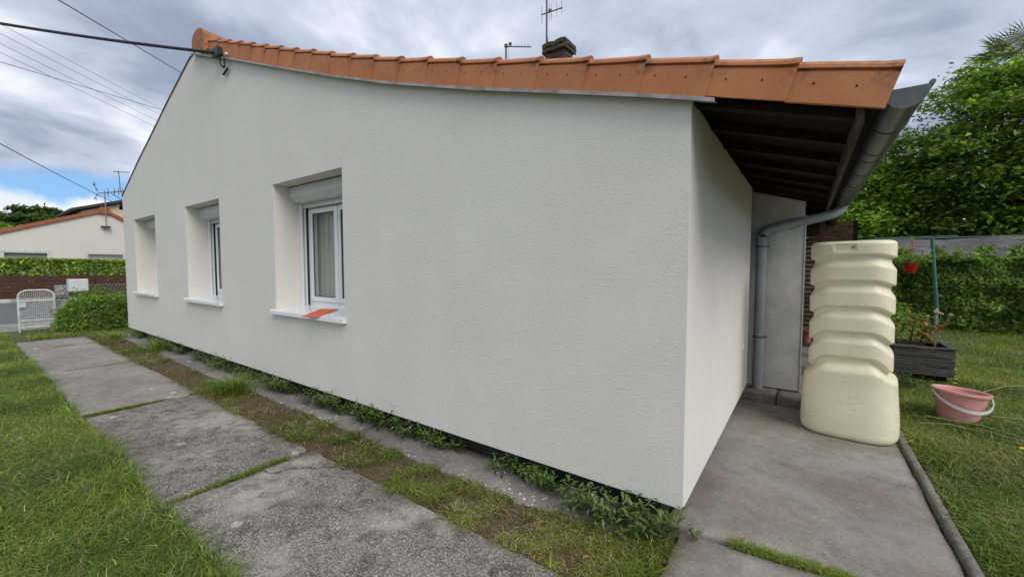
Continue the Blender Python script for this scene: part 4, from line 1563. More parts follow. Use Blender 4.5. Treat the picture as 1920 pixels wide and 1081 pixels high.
# ------------------------------------------------------------------ weeds along the foot of the wall
def weed_mesh(v):
    r = np.random.default_rng(100 + v)
    V, F, Cc = [], [], []
    off = 0
    ns = r.integers(5, 9)
    for s_ in range(ns):
        a = r.uniform(0, 2 * np.pi)
        ln = r.uniform(0.08, 0.17)
        lean = r.uniform(0.2, 0.9)
        d = np.array([math.cos(a), math.sin(a) * 0.7 - 0.35, 0])
        base = np.array([r.uniform(-.07, .07), r.uniform(-.03, .03), 0])
        tipp = base + d * ln * lean + np.array([0, 0, ln * (1.05 - 0.4 * lean)])
        nl = r.integers(7, 12)
        for k in range(nl):
            t = (k + 1) / nl
            c = base + (tipp - base) * t + np.array([0, 0, 0.02 * math.sin(t * 3)])
            la = k * 2.4 + r.uniform(-.4, .4)
            el = r.uniform(0.0, 0.75) + 0.5 * (t > 0.85)
            dr = np.array([math.cos(la) * math.cos(el), math.sin(la) * math.cos(el), math.sin(el)])
            L = r.uniform(0.030, 0.058) * (1.1 - 0.35 * t)
            W = L * r.uniform(0.22, 0.34)
            side = np.cross(dr, [0, 0, 1.0])
            side /= np.linalg.norm(side) + 1e-6
            up = np.cross(side, dr)
            p0 = c
            p1 = c + dr * L * 0.4 + side * W * 0.5 + up * W * .18
            p2 = c + dr * L * 0.75 + side * W * 0.36 + up * W * .1 - np.array([0, 0, .004])
            p3 = c + dr * L - np.array([0, 0, .010])
            p4 = c + dr * L * 0.75 - side * W * 0.36 + up * W * .1 - np.array([0, 0, .004])
            p5 = c + dr * L * 0.4 - side * W * 0.5 + up * W * .18
            m1 = c + dr * L * 0.4
            m2_ = c + dr * L * .75 - np.array([0, 0, .005])
            V += [p0, p1, p2, p3, p4, p5, m1, m2_]
            F += [(off, off + 1, off + 6), (off, off + 6, off + 5), (off + 1, off + 2, off + 7, ), (off + 1, off + 7, off + 6), (off + 6, off + 7, off + 4), (off + 6, off + 4, off + 5), (off + 2, off + 3, off + 7), (off + 7, off + 3, off + 4)]
            base_c = np.array([0.082, 0.132, 0.030]) * (0.65 + 0.9 * t) * math.exp(r.normal(0, 0.2))
            if r.uniform() < 0.05:
                base_c = np.array([0.30, 0.33, 0.26])
            Cc += [base_c] * 8
            off += 8
        # stem
        for (pa, pb) in ((base, tipp),):
            sd = np.array([0.0016, 0, 0])
            V += [pa - sd, pa + sd, pb + sd * .5, pb - sd * .5]
            Cc += [np.array([0.06, 0.08, 0.03])] * 4
            F += [(off, off + 1, off + 2), (off, off + 2, off + 3)]
            off += 4
    return np_mesh('weed_plant', np.array(V), [np.array(F)], M['leaf_gloss'], np.array(Cc))


wm = [weed_mesh(v) for v in range(8)]
xw = -0.12
k = 0
while xw > -10.8:
    dens = 0.085 if xw > -4.5 else 0.12
    gapn = math.sin(xw * 5.3) + math.sin(xw * 2.1 + 1.0)
    if gapn > -1.2:
        s_ = random.uniform(0.75, 1.35) * (1.25 if xw > -0.75 else 1.1)
        o = bpy.data.objects.new('weed_plant', wm[k % 8])
        y = 0.015 + random.uniform(-0.035, 0.03) - (0.06 if xw > -0.7 else 0)
        o.location = (xw, y, 0.0)
        o.scale = (s_, s_, s_ * random.uniform(0.85, 1.1))
        o.rotation_euler = (R(random.uniform(0, 14)), 0, R(random.uniform(-40, 40)))
        col.objects.link(o)
        seg = [(-0.8, 'in the dense clump nearest the house corner'), (-2.9, 'between the house corner and the nearest window'), (-4.5, 'directly below the nearest window'),
               (-5.95, 'between the nearest and middle windows'), (-7.35, 'directly below the middle window'), (-99, 'at the far end of the wall')]
        where = [t_ for x_, t_ in seg if xw > x_][0]
        tag(o, 'dark green leafy weed at the wall foot ' + where, 'weed', 'wall foot weeds ' + where)
        k += 1
    xw -= dens * random.uniform(0.7, 1.3)
for (x, y, s_, lab) in ((-0.22, -0.13, 1.0, 'low leafy weed spilling onto the grass below the house corner'), (-0.42, -0.16, 0.9, 'leafy weed at the edge of the grass strip, left of the corner weed'),
                        (0.035, 0.06, 0.55, 'tiny weed sprig poking past the house corner onto the terrace')):
    o = bpy.data.objects.new('weed_plant', wm[(k * 3) % 8])
    o.location = (x, y, -0.01)
    o.scale = (s_,) * 3
    o.rotation_euler = (0, 0, R(k * 50))
    col.objects.link(o)
    tag(o, lab, 'weed')
    k += 1

# dead leaves
def dead_leaf(x, y, z, rz, s_, lab):
    pts = [(0, 0), (.25, .17), (.45, .12), (.62, .22), (.78, .10), (1, 0), (.80, -.12), (.60, -.2), (.42, -.10), (.22, -.16)]
    m = MB()
    vs = [((p[0] - .5), p[1], 0.05 + 0.25 * abs(p[1]) + 0.12 * math.sin(p[0] * 5)) for p in pts] + [(-.1, 0, 0.04), (.2, 0, .03)]
    n_ = len(pts)
    fs = [(0, 1, 10), (1, 2, 10), (2, 3, 11, 10), (3, 4, 11), (4, 5, 11), (5, 6, 11), (6, 7, 11), (7, 8, 10, 11), (8, 9, 10), (9, 0, 10)]
    m.add(vs, fs)
    o = m.build('dead_leaf', M['dead_leaf'], loc=(x, y, z))
    o.scale = (s_,) * 3
    o.rotation_euler = (R(random.uniform(-15, 15)), R(random.uniform(-10, 10)), R(rz))
    return tag(o, lab, 'leaf')


dead_leaf(-0.335, -0.425, 0.012, 60, 0.06, 'brown dead leaf lying on the grass strip near the corner')
dead_leaf(1.33, 1.35, 0.012, 20, 0.055, 'brown dead leaf in the grass beside the terrace kerb')
dead_leaf(-2.02, -1.70, 0.012, 100, 0.05, 'pale dead leaf on the lawn left of the path')

# dry straw lying on the garden grass, dandelions
for i, (p0, p1) in enumerate((((1.95, 4.35, .12), (2.15, 3.55, .03)), ((2.0, 4.1, .10), (2.55, 4.6, .16)), ((1.42, 3.05, .05), (2.1, 2.75, .03)), ((1.9, 3.1, .10), (2.5, 2.55, .05)),
                              ((1.9, 3.35, .06), (2.75, 3.3, .05)), ((1.35, 2.85, .03), (1.75, 2.8, .05)), ((1.7, 2.9, .05), (2.3, 2.35, .03)), ((2.1, 4.2, .05), (2.35, 3.7, .04)),
                              ((1.40, 3.6, .08), (1.62, 3.42, .26)))):
    a, b = Vector(p0), Vector(p1)
    mid = (a + b) / 2 + Vector((random.uniform(-.04, .04), random.uniform(-.04, .04), 0.03))
    m = MB().tube([Vector(), mid - a, b - a], [0.0026, 0.0022, 0.0010], 5)
    tag(m.build('straw_stem', M['straw'], loc=a), 'long dry straw stem lying across the garden grass by the bucket', 'straw', 'dry straw stems by the bucket')


def flower_mesh():
    m = MB()
    for k in range(12):
        a = k * math.pi / 6
        c, s_ = math.cos(a), math.sin(a)
        m.add([(0, 0, .004), (0.010 * c - .004 * s_, .010 * s_ + .004 * c, .008), (.018 * c, .018 * s_, .010), (0.010 * c + .004 * s_, .010 * s_ - .004 * c, .008)], [(0, 1, 2, 3)])
    m.tube([(0, 0, -.07), (0, 0, .004)], 0.0016, 5, 1)
    return m.mesh('dandelion', [simple('yellow_petal', (0.75, 0.52, 0.02), 0.6), M['bark']])


fm = flower_mesh()
for i, (x, y, z) in enumerate(((1.78, 3.66, .1), (1.80, 3.70, .08), (1.93, 4.6, .07), (1.97, 4.75, .09), (1.66, 4.62, .10), (2.05, 4.9, .08), (2.02, 4.2, .09), (1.99, 4.32, .07), (2.12, 5.5, .08),
                              (2.2, 6.0, .09), (1.42, 3.35, .06), (1.48, 2.95, .05), (2.4, 4.9, .07), (1.85, 2.5, .05))):
    o = obj('dandelion', fm, None, (x, y, z + 0.0))
    o.rotation_euler = (R(random.uniform(-30, 10)), R(random.uniform(-20, 20)), 0)
    o.scale = (1.15,) * 3
    tag(o, 'small yellow dandelion flower in the garden grass', 'flower', 'dandelions in the garden grass')

# ------------------------------------------------------------------ plants in the planter
pp = empty('bronze_shrub', (1.62, 5.2, 0.34))
tag(pp, 'bronze-leaved shrub with bare stems growing in the planter', 'shrub')
stems = [(0.0, 0.0, .42, .05), (-.10, .02, .36, -.12), (.10, .03, .40, .06), (.03, -.03, .34, .22), (-.16, .0, .30, -.22)]
for (x, y, h, ln) in stems:
    MB().tube([(x, y, 0), (x + ln * .4, y, h * .5), (x + ln, y + .02, h)], [.010, .008, .004], 6).build('stem', M['bark'], pp, smooth=60)
Cn, Nn = [], []
for (x, y, h, ln) in stems:
    for k in range(26):
        t = rng.uniform(0.35, 1.05)
        a = rng.uniform(0, 6.28)
        Cn.append((x + ln * t + .06 * math.cos(a), y + .06 * math.sin(a), h * t + rng.normal(0, .02)))
Cn = np.array(Cn)
obj('foliage', leaves_mesh('foliage', Cn, 0.105, leaf_cols(len(Cn), (0.12, 0.075, 0.03), (0.22, 0.10, 0.045), .3, (0.10, 0.13, 0.03), .35), M['leaf'], aspect=0.42, jitter=.5), pp)

sd = empty('seed_head_plant', (1.90, 5.42, 0.34))
tag(sd, 'clump of pale seed heads on thin stems at the planter end', 'plant')
for k in range(11):
    a = random.uniform(0, 6.28)
    ln = random.uniform(.02, .16)
    h = random.uniform(.26, .50)
    tp = (ln * math.cos(a), ln * math.sin(a), h)
    MB().tube([(0, 0, 0), (tp[0] * .4, tp[1] * .4, h * .6), tp], .0028, 5).build('stem', M['straw'], sd)
    hd = MB()
    for j in range(16):
        b = random.uniform(0, 6.28)
        e_ = random.uniform(-.2, 1.3)
        d_ = Vector((math.cos(b) * math.cos(e_), math.sin(b) * math.cos(e_), math.sin(e_))) * .026
        hd.tube([tp, Vector(tp) + d_], [.004, .0055], 4)
    hd.build('seed_head', M['straw'], sd)


def blob_plant(name, loc, rx, ry, rz, n, size, ca, cb, label, cat, mat='leaf', light=None, lp=0.0, group=None, aspect=.5, hollow=0.55, up=1.0, stem=True):
    root = empty(name, loc)
    tag(root, label, cat, group)
    u = unit(rng.normal(0, 1, (n, 3)))
    u[:, 2] = np.abs(u[:, 2]) * np.where(rng.uniform(0, 1, n) < .8, 1, -0.3)
    lump = 0.82 + 0.36 * vnoise(u[:, 0] * 3 + loc[0], u[:, 1] * 3 + u[:, 2] * 2.3, 1.3, 40)
    rr = rng.uniform(hollow, 1, n) ** 0.6 * lump
    C = u * rr[:, None] * np.array([rx, ry, rz]) + np.array([0, 0, rz * 0.12])
    C[:, 2] = np.maximum(C[:, 2], 0.02)
    obj('foliage', leaves_mesh('foliage', C, size, leaf_cols(n, ca, cb, .3, light, lp), M[mat], nrm=u * 0.6 + np.array([0, 0, up]), aspect=aspect), root)
    if stem:
        for k in range(4):
            a = k * 1.7
            MB().tube([(0, 0, -.03), (rx * .3 * math.cos(a), ry * .3 * math.sin(a), rz * .45), (rx * .55 * math.cos(a), ry * .55 * math.sin(a), rz * .8)], [.02 * rz + .004, .012 * rz + .003, .003], 6).build('stem', M['bark'], root)
    return root


blob_plant('leafy_plant', (1.22, 5.25, .34), .36, .28, .34, 1500, .030, (0.06, .10, .035), (.10, .15, .05), 'fine-leaved green plant in the planter behind the tank', 'plant', aspect=.3)
blob_plant('flowering_plant', (1.62, 7.1, 0), .62, .5, .78, 2600, .055, (.07, .12, .025), (.13, .20, .04), 'yellow-tinged garden plant between planter and hedge', 'plant', light=(.42, .30, .03), lp=.03)
blob_plant('dark_ground_plant', (1.30, 4.45, 0), .30, .24, .20, 700, .04, (.025, .045, .02), (.045, .07, .03), 'dark low plants under the planter edge beside the tank', 'plant')

# ------------------------------------------------------------------ clothes-line post and hanging pot
cp = empty('clothes_post', (2.49, 8.5, 0))
tag(cp, 'green painted clothes-line post with a crossbar behind the tank', 'post')
MB().tube([(0.0, 0, -0.05), (-0.02, 0, .7), (-0.075, 0, 1.3), (-0.13, 0, 1.96)], 0.028, 12).build('pole', M['green_paint'], cp, smooth=60)
MB().box((-0.93, -.02, 1.968), (0.20, .02, 1.995)).build('crossbar', M['green_paint'], cp, bevel=.006)
hpo = empty('hanging_pot', (2.085, 8.47, 1.31))
tag(hpo, 'red plastic hanging pot with trailing green plant on the crossbar', 'pot')
prof = [(0.0, 0.0), (0.065, 0.0), (0.075, 0.01), (0.115, 0.17), (0.125, 0.172), (0.125, 0.19), (0.113, 0.19), (0.10, .15), (0.0, .145)]
MB().lathe(prof, 28).build('pot', M['red'], hpo, smooth=35)
hg = MB()
for k in range(3):
    a = k * 2.09 + .5
    hg.tube([(.115 * math.cos(a), .115 * math.sin(a), .185), (.01 * math.cos(a), .01 * math.sin(a), .55)], .004, 5)
hg.tube([(0, 0, .54), (.012, 0, .60), (-.01, 0, .645), (0, 0.02, .70)], .010, 6)
hg.build('hanger', M['red'], hpo)
n = 420
C = rng.normal(0, 1, (n, 3)) * [.13, .11, .05] + [0, 0, .24]
obj('foliage', leaves_mesh('foliage', C, .06, leaf_cols(n, (.06, .11, .03), (.12, .19, .05), .25), M['leaf'], aspect=.6), hpo)

# ------------------------------------------------------------------ hedge, screen and trees on the right
def hedge(name, x0, x1, y0, y1, h, n, size, ca, cb, label, light=None, lp=.0, z0=0.0, lumps=1.2, mat='leaf', facing=-1, axis='x', aspect=.5):
    """leaf shell over a box-shaped hedge with an uneven, lumpy surface plus a woody core"""
    root = empty(name, ((x0 + x1) / 2, (y0 + y1) / 2, z0))
    tag(root, label, 'hedge')
    X = rng.uniform(x0, x1, n)
    Y = rng.uniform(y0, y1, n)
    Z = rng.uniform(0.0, 1.0, n) ** 0.8 * h
    # push most leaves to the outer shell
    f = rng.integers(0, 3, n)
    if axis == 'x':
        Y = np.where(f == 0, y0 + np.abs(rng.normal(0, .10, n)), Y)
    else:
        X = np.where(f == 0, x1 - np.abs(rng.normal(0, .08, n)), X)
    Z = np.where(f == 1, h - np.abs(rng.normal(0, .07, n)), Z)
    s_ = X if axis == 'x' else Y
    l1 = vnoise(s_ * 1.0, Z * 1.0, lumps, 60) - .5
    l2 = vnoise(s_, Z, lumps * 3.1, 61) - .5
    dsp = l1 * .85 + l2 * .35
    if axis == 'x':
        Y = Y + dsp * np.where(Z > .15, 1, .3)
    else:
        X = X - dsp * .35
    Z = Z + (vnoise(s_, s_ * 0 + 7, lumps * .9, 62) - .5) * .30 * (Z / h) * (1.0 if axis == 'x' else .25)
    sh_n = n // 12 if axis == 'x' else 0
    if sh_n:
        si = rng.integers(0, 60, sh_n)
        sx = rng.uniform(x0, x1, 60)
        sy = rng.uniform(y0 - .1, y0 + .9, 60)
        sh_h = rng.uniform(.10, .42, 60)
        tt = rng.uniform(0, 1, sh_n)
        X[:sh_n] = sx[si] + rng.normal(0, .05, sh_n)
        Y[:sh_n] = sy[si] + rng.normal(0, .05, sh_n)
        Z[:sh_n] = h - .1 + tt * sh_h[si]
    C = np.stack([X, Y, np.maximum(Z, .01)], 1) - np.array([(x0 + x1) / 2, (y0 + y1) / 2, 0])
    nr = np.tile([0, -.7, .8] if axis == 'x' else [.7, 0, .8], (n, 1))
    obj('foliage', leaves_mesh('foliage', C, size, leaf_cols(n, ca, cb, .3, light, lp), M[mat], nrm=nr, aspect=aspect), root)
    L = (x1 - x0) if axis == 'x' else (y1 - y0)
    for k in range(max(2, int(L / .5))):
        t = (k + .5) / max(2, int(L / .5)) - .5
        px_, py_ = (t * L, .1) if axis == 'x' else (0, t * L)
        MB().tube([(px_, py_, -.04), (px_ + random.uniform(-.1, .1), py_, h * .45), (px_ + random.uniform(-.2, .2), py_, h * .85)], [.025, .018, .006], 6).build('stem', M['bark'], root)
    return root


hedge('garden_hedge', 1.3, 8.2, 11.0, 12.9, 1.62, 62000, .095, (.045, .092, .018), (.095, .165, .030), 'dense leafy green hedge along the back of the garden', light=(.19, .27, .05), lp=.22)

sc = empty('shade_screen', (4.5, 16.0, 0))
tag(sc, 'grey netting screen stretched above the garden hedge', 'screen')
vs, fs = [], []
nx, nz = 90, 12
for j in range(nz + 1):
    for i in range(nx + 1):
        x = -4.2 + 9.4 * i / nx
        z = .4 + (2.30 + 0.02 * math.sin(x * 2.0) - .4) * j / nz
        y = 0.05 * math.sin(x * 3.1 + z * 1.3) + 0.03 * math.sin(x * 7.7 - z * 3)
        vs.append((x, y, z))
for j in range(nz):
    for i in range(nx):
        k0 = j * (nx + 1) + i
        fs.append((k0, k0 + 1, k0 + nx + 2, k0 + nx + 1))
MB().add(vs, fs).build('netting', M['fabric'], sc, smooth=180)
for x in (-4.0, -2.0, 0.25, 2.6, 5.0):
    MB().tube([(x, .08, -.05), (x, .08, 2.36)], .025, 8).build('post', M['steel'], sc)
MB().tube([(-4.2, .06, 2.335), (5.2, .06, 2.335)], .014, 6).build('top_wire', M['chain'], sc)


def tree(name, loc, H, crown_c, crown_r, n_cl, per, size, ca, cb, label, light=None, lp=.0, flat=.42, cl_r=.55, seed=1, aspect=.5, trunk_r=.14, dark_in=False):
    root = empty(name, loc)
    tag(root, label, 'tree')
    r = np.random.default_rng(seed)
    cc = np.array(crown_c, float)
    cr = np.array(crown_r, float)
    u = unit(r.normal(0, 1, (n_cl, 3)))
    lump = 0.62 + 0.72 * vnoise(u[:, 0] * 2.2 + 5, u[:, 2] * 2.2 + u[:, 1] * 1.7, 1.4, seed)
    rad = (r.uniform(0.30, 1.0, n_cl) ** 0.45) * lump
    CC = cc + u * cr * rad[:, None]
    CC[:, 2] = np.maximum(CC[:, 2], 0.7)
    # trunk and limbs reaching to some clusters
    m = MB()
    fork = Vector((0, 0, H * .30))
    m.tube([(0, 0, -.1), (.05, .02, H * .15), fork], [trunk_r, trunk_r * .8, trunk_r * .62], 10)
    m.build('trunk', M['bark'], root, smooth=60)
    lm = MB()
    for i in range(0, n_cl, max(1, n_cl // 34)):
        e_ = Vector(CC[i])
        md = fork.lerp(e_, .5) + Vector((r.normal(0, .12), r.normal(0, .12), .18))
        lm.tube([fork, md, e_], [trunk_r * .42, trunk_r * .22, .012], 6)
    lm.build('limb', M['bark'], root, smooth=60)
    n = n_cl * per
    idx = np.repeat(np.arange(n_cl), per)
    rs = r.uniform(.6, 1.3, n_cl)[idx]
    P = r.normal(0, 1, (n, 3)) * [cl_r, cl_r, cl_r * flat] * rs[:, None] * .62
    P[:, 2] -= .10 * np.linalg.norm(P[:, :2], axis=1)
    C = CC[idx] + P
    cl_t = np.exp(r.normal(0, .16, n_cl))[idx][:, None]
    cols = leaf_cols(n, ca, cb, .22, light, lp) * cl_t
    obj('crown', leaves_mesh('crown', C, size, cols, M['leaf'], nrm=np.tile([0, -.25, 1.0], (n, 1)), aspect=aspect, jitter=.45, droop=.5), root)
    return root


tree('light_tree', (2.6, 18.6, 0), 5.4, (-.1, 0, 3.3), (1.9, 1.4, 2.5), 150, 150, .19, (.095, .17, .026), (.16, .25, .04), 'light green leafy tree standing behind the netting screen', light=(.26, .37, .07), lp=.18, seed=3, cl_r=.50)
tree('dark_tree', (6.3, 18.2, 0), 8.2, (0.1, 0, 4.7), (3.2, 2.4, 3.9), 340, 130, .19, (.045, .095, .016), (.095, .165, .028), 'big dark green tree rising at the right edge', light=(.18, .28, .05), lp=.16, seed=5, cl_r=.62, trunk_r=.2)
tree('back_tree', (3.9, 21.5, 0), 6.6, (0, 0, 3.3), (3.9, 1.2, 3.2), 200, 110, .24, (.03, .06, .013), (.055, .10, .02), 'shaded dark green tree in the gap between the light tree and the big tree', seed=7, cl_r=.8)
tree('porch_tree', (0.2, 20.5, 0), 5.2, (0, 0, 2.8), (2.0, 1.2, 2.4), 90, 70, .18, (.035, .07, .014), (.07, .12, .022), 'green tree glimpsed behind the porch and downpipe', seed=13, cl_r=.6)

# palm
pm = empty('palm_tree', (6.78, 22.0, 0))
tag(pm, 'fan palm top showing above the big tree at the right edge', 'palm')
MB().tube([(0, 0, -.1), (.05, 0, 5), (0, 0, 9.15)], [.16, .13, .12], 10).build('trunk', M['bark'], pm, smooth=60)
fr_v, fr_f, fr_c = [], [], []
o_ = 0
for k in range(26):
    a = k * 2.399
    el = R(70 - 115 * (k / 26))
    d = np.array([math.cos(a) * math.cos(el), math.sin(a) * math.cos(el), math.sin(el)])
    st_ = np.array([0, 0, 9.15]) + d * .25
    hub = np.array([0, 0, 9.15]) + d * rng.uniform(.75, 1.05)
    sd_ = np.cross(d, [0, 0, 1.0])
    sd_ /= np.linalg.norm(sd_) + 1e-6
    upv = np.cross(sd_, d)
    w_ = .012
    fr_v += [st_ - sd_ * w_, st_ + sd_ * w_, hub + sd_ * w_, hub - sd_ * w_]
    fr_c += [(.05, .08, .02)] * 4
    fr_f += [(o_, o_ + 1, o_ + 2), (o_, o_ + 2, o_ + 3)]
    o_ += 4
    for j in range(26):
        b = R(-125 + 250 * j / 25)
        dd = d * math.cos(b) + sd_ * math.sin(b)
        L = .85 * (1 - .25 * abs(b) / 2.2) * rng.uniform(.9, 1.1)
        tip = hub + dd * L + upv * rng.normal(0, .03) - np.array([0, 0, .07])
        pr = np.cross(dd, upv)
        mid = hub + dd * L * .55
        fr_v += [hub, mid + pr * .014, tip, mid - pr * .014]
        fr_c += [np.array((.085, .115, .06)) * math.exp(rng.normal(0, .2))] * 4
        fr_f += [(o_, o_ + 1, o_ + 2), (o_, o_ + 2, o_ + 3)]
        o_ += 4
obj('fronds', np_mesh('fronds', np.array(fr_v), [np.array(fr_f)], M['leaf'], np.array(fr_c)), pm)

# ------------------------------------------------------------------ things seen in the slit between porch wall and tank
wf = empty('lath_fence', (0.55, 5.2, 0.09))
tag(wf, 'brown lath fence in the gap behind the porch wall', 'fence')
for k in range(26):
    MB().box((-.35, 0, .25 + k * .066), (.45, .02, .305 + k * .066)).build('lath', M['wood_fence'], wf)
for x in (-.36, .45):
    MB().box((x, .021, 0), (x + .05, .07, 1.98)).build('post', M['wood_dark'], wf)
ps = MB().box((-.028, -.028, 0), (.028, .028, 2.0)).build('porch_post', M['wood_fence'], house, bevel=.004)
ps.location = (0.625, 4.0, 0.09)
cpot = empty('clay_pot', (0.50, 4.15, 0.47))
tag(cpot, 'terracotta pot on a low shelf behind the porch wall', 'pot')
MB().lathe([(0, 0), (.055, 0), (.075, .13), (.085, .13), (.085, .165), (.07, .165), (.06, .02), (0, .02)], 24).build('pot', M['terracotta_pot'], cpot, smooth=35)
sh_ = empty('garden_shelf', (0.50, 4.15, 0.09))
tag(sh_, 'low dark wooden shelf under the terracotta pot', 'shelf')
MB().box((-.2, -.15, .35), (.28, .15, .378)).build('board', M['wood_grey'], sh_)
for (x, y) in ((-.19, -.14), (.25, -.14), (-.19, .12), (.25, .12)):
    MB().box((x, y, 0), (x + .03, y + .03, .349)).build('leg', M['wood_dark'], sh_)

# ------------------------------------------------------------------ street side, left
gt = empty('garden_gate', (-13.60, -0.76, 0.02), R(0))
tag(gt, 'white metal garden gate with rounded top and wire mesh', 'gate')
gt.rotation_euler = (0, 0, R(-6))
W_ = 0.54
GH = .88
fp = [(0, 0, .02), (0, 0, GH - .15)] + [(0, -.15 + .15 * math.cos(t), GH - .15 + .15 * math.sin(t)) for t in [R(a) for a in (20, 45, 70, 90)]] + \
     [(0, -W_ + .15 - .15 * math.sin(t), GH - .15 + .15 * math.cos(t)) for t in [R(a) for a in (0, 20, 45, 70, 90)]] + [(0, -W_, .02)]
MB().tube(fp, .020, 8).build('frame', M['white_paint'], gt, smooth=60)
MB().tube([(0, -W_, .02), (0, -W_, -.06)], .016, 8).build('bolt', M['white_paint'], gt)
for z in (.20, .64):
    MB().tube([(0, 0, z), (0, -W_, z)], .017, 8).build('rail', M['white_paint'], gt)
MB().tube([(0, 0, .05), (0, -W_, .05)], .015, 8).build('rail', M['white_paint'], gt)
ms = MB()
for k in range(1, 19):
    y = -W_ * k / 19
    ms.tube([(0.004, y, .05), (0.004, y, GH - (.07 if k in (1, 2, 17, 18) else .02))], .0035, 4)
for k in range(1, 21):
    z = .05 + k * .039
    ms.tube([(-.002, -.01, z), (-.002, -W_ + .01, z)], .0035, 4)
ms.build('wire_mesh', M['white_paint'], gt)
MB().box((.0, -W_ + .005, .50), (.06, -W_ + .11, .61)).build('lock_box', M['white_paint'], gt, bevel=.006)

pil = empty('gate_pillar', (-13.85, -0.61, 0))
tag(pil, 'lichen-covered stone gate pillar behind the white gate', 'pillar')
MB().box((-.13, -.11, -.1), (.13, .11, .70), jit=.012).build('shaft', M['stone'], pil, bevel=.02)
MB().box((-.15, -.14, .703), (.15, .14, .735), jit=.006).build('ledge', M['stone'], pil, bevel=.01)
MB().box((-.12, -.10, .738), (.12, .10, .99), jit=.016).build('cap_stone', M['stone'], pil, bevel=.025)

mb_ = empty('letterbox', (-13.30, -0.40, 0))
tag(mb_, 'white steel letterbox on a green post beside the gate pillar', 'letterbox')
MB().box((-.30, -.16, .85), (0, .16, 1.14)).build('box', M['mail'], mb_, bevel=.008)
MB().box((0.001, -.125, .866), (.008, .152, 1.124)).build('door', M['mail'], mb_, bevel=.004)
MB().tube([(.008, -.085, .945), (.016, -.085, .945)], .012, 10).build('lock', M['rubber'], mb_)
MB().tube([(-.12, .02, -.05), (-.12, .02, .85)], .022, 8).build('post', simple('pale_green_paint', (.36, .50, .42), .6), mb_)

blob_plant('round_bush', (-12.75, -0.20, 0), .62, .72, .80, 13000, .075, (.07, .13, .026), (.125, .20, .04), 'broad green bush at the far corner of the house', 'bush', light=(.20, .29, .06), lp=.14, aspect=.26, hollow=.5, up=1.3)
blob_plant('round_bush', (-12.95, 0.45, 0), .55, .62, .76, 7000, .075, (.07, .13, .026), (.125, .20, .04), 'rear half of the bush, partly hidden by the house corner', 'bush', light=(.20, .29, .06), lp=.14, aspect=.26, hollow=.5, up=1.3)
# rough grass before the bush
X, Y = scatter(15000, -13.4, -11.3, -1.3, 0.5, lambda X, Y: (Y > -0.55) | (X < -11.9))
lawn('rough_grass', X, Y, 0.07, .006, .45, 120, lean=1.1)
# low front wall left of the gate with its pale coping rail
lw = empty('front_rail', (-13.9, -3.2, 0))
tag(lw, 'pale concrete rail of the front fence left of the gate', 'fence')
MB().box((-.04, -3.5, .62), (.04, 1.82, .70)).build('rail', M['white_paint'], lw, bevel=.008)
for y in (-.3, -2.3):
    MB().box((-.038, y, -.1), (.038, y + .10, .6195)).build('post', M['white_paint'], lw)
# chain-link fence right of the pillar
cf = empty('chain_link_fence', (-14.0, 0.2, 0))
tag(cf, 'galvanised chain-link fence behind the bush', 'fence')
cm = MB()
nh = 34
for k in range(-14, nh):
    y0 = -.55 + k * .075
    for s_ in (1, -1):
        a = (0.004 * s_, y0 if s_ > 0 else y0 + .5 * 1.0, .15)
        b = (0.004 * s_, y0 + .5 * 1.0 if s_ > 0 else y0, .98)
        if min(a[1], b[1]) > -.72 and max(a[1], b[1]) < 2.2:
            cm.tube([a, b], .004, 4)
cm.build('wire_mesh', M['chain'], cf)
for z in (.15, .56, .98):
    MB().tube([(.0, -.5, z), (.0, 2.2, z)], .006, 5).build('line_wire', M['chain'], cf)
for y in (-.4, 1.0, 2.2):
    MB().tube([(.02, y, -.1), (.02, y, 1.03)], .02, 8).build('post', M['steel'], cf)

# board fence and hedge across the street
bf = empty('board_fence', (-27.4, 2.0, 0.05))
tag(bf, 'dark brown horizontal board fence across the street', 'fence')
for k in range(4):
    z0 = .02 + k * .245
    for (ya, yb) in ((-9.0, -4.52), (-4.5, -0.02), (0.0, 4.48), (4.5, 9.0)):
        MB().box((0, ya, z0), (.035, yb, z0 + .23), jit=.004).build('board', M['wood_fence'], bf)
for y in (-9, -6.7, -4.5, -2.2, 0, 2.2, 4.5, 6.8, 9):
    MB().box((-.08, y - .05, -.1), (-.01, y + .05, 1.0)).build('post', M['wood_dark'], bf)
hedge('street_hedge', -29.3, -27.6, -7.0, 11.0, 1.78, 36000, .17, (.065, .12, .02), (.125, .20, .034), 'clipped light green hedge above the brown board fence', light=(.24, .33, .06), lp=.25, axis='y', lumps=.8)

# neighbour's house
nhs = empty('white_house', (-36, 3.84, 0))
tag(nhs, 'white house with orange tiled verge across the street', 'house')
HW = 12.0
pk = 4.93
ev = pk - HW * 0.392 * .0
def nz_(dy):
    return pk - (0.385 * -dy if dy < 0 else 0.60 * dy)


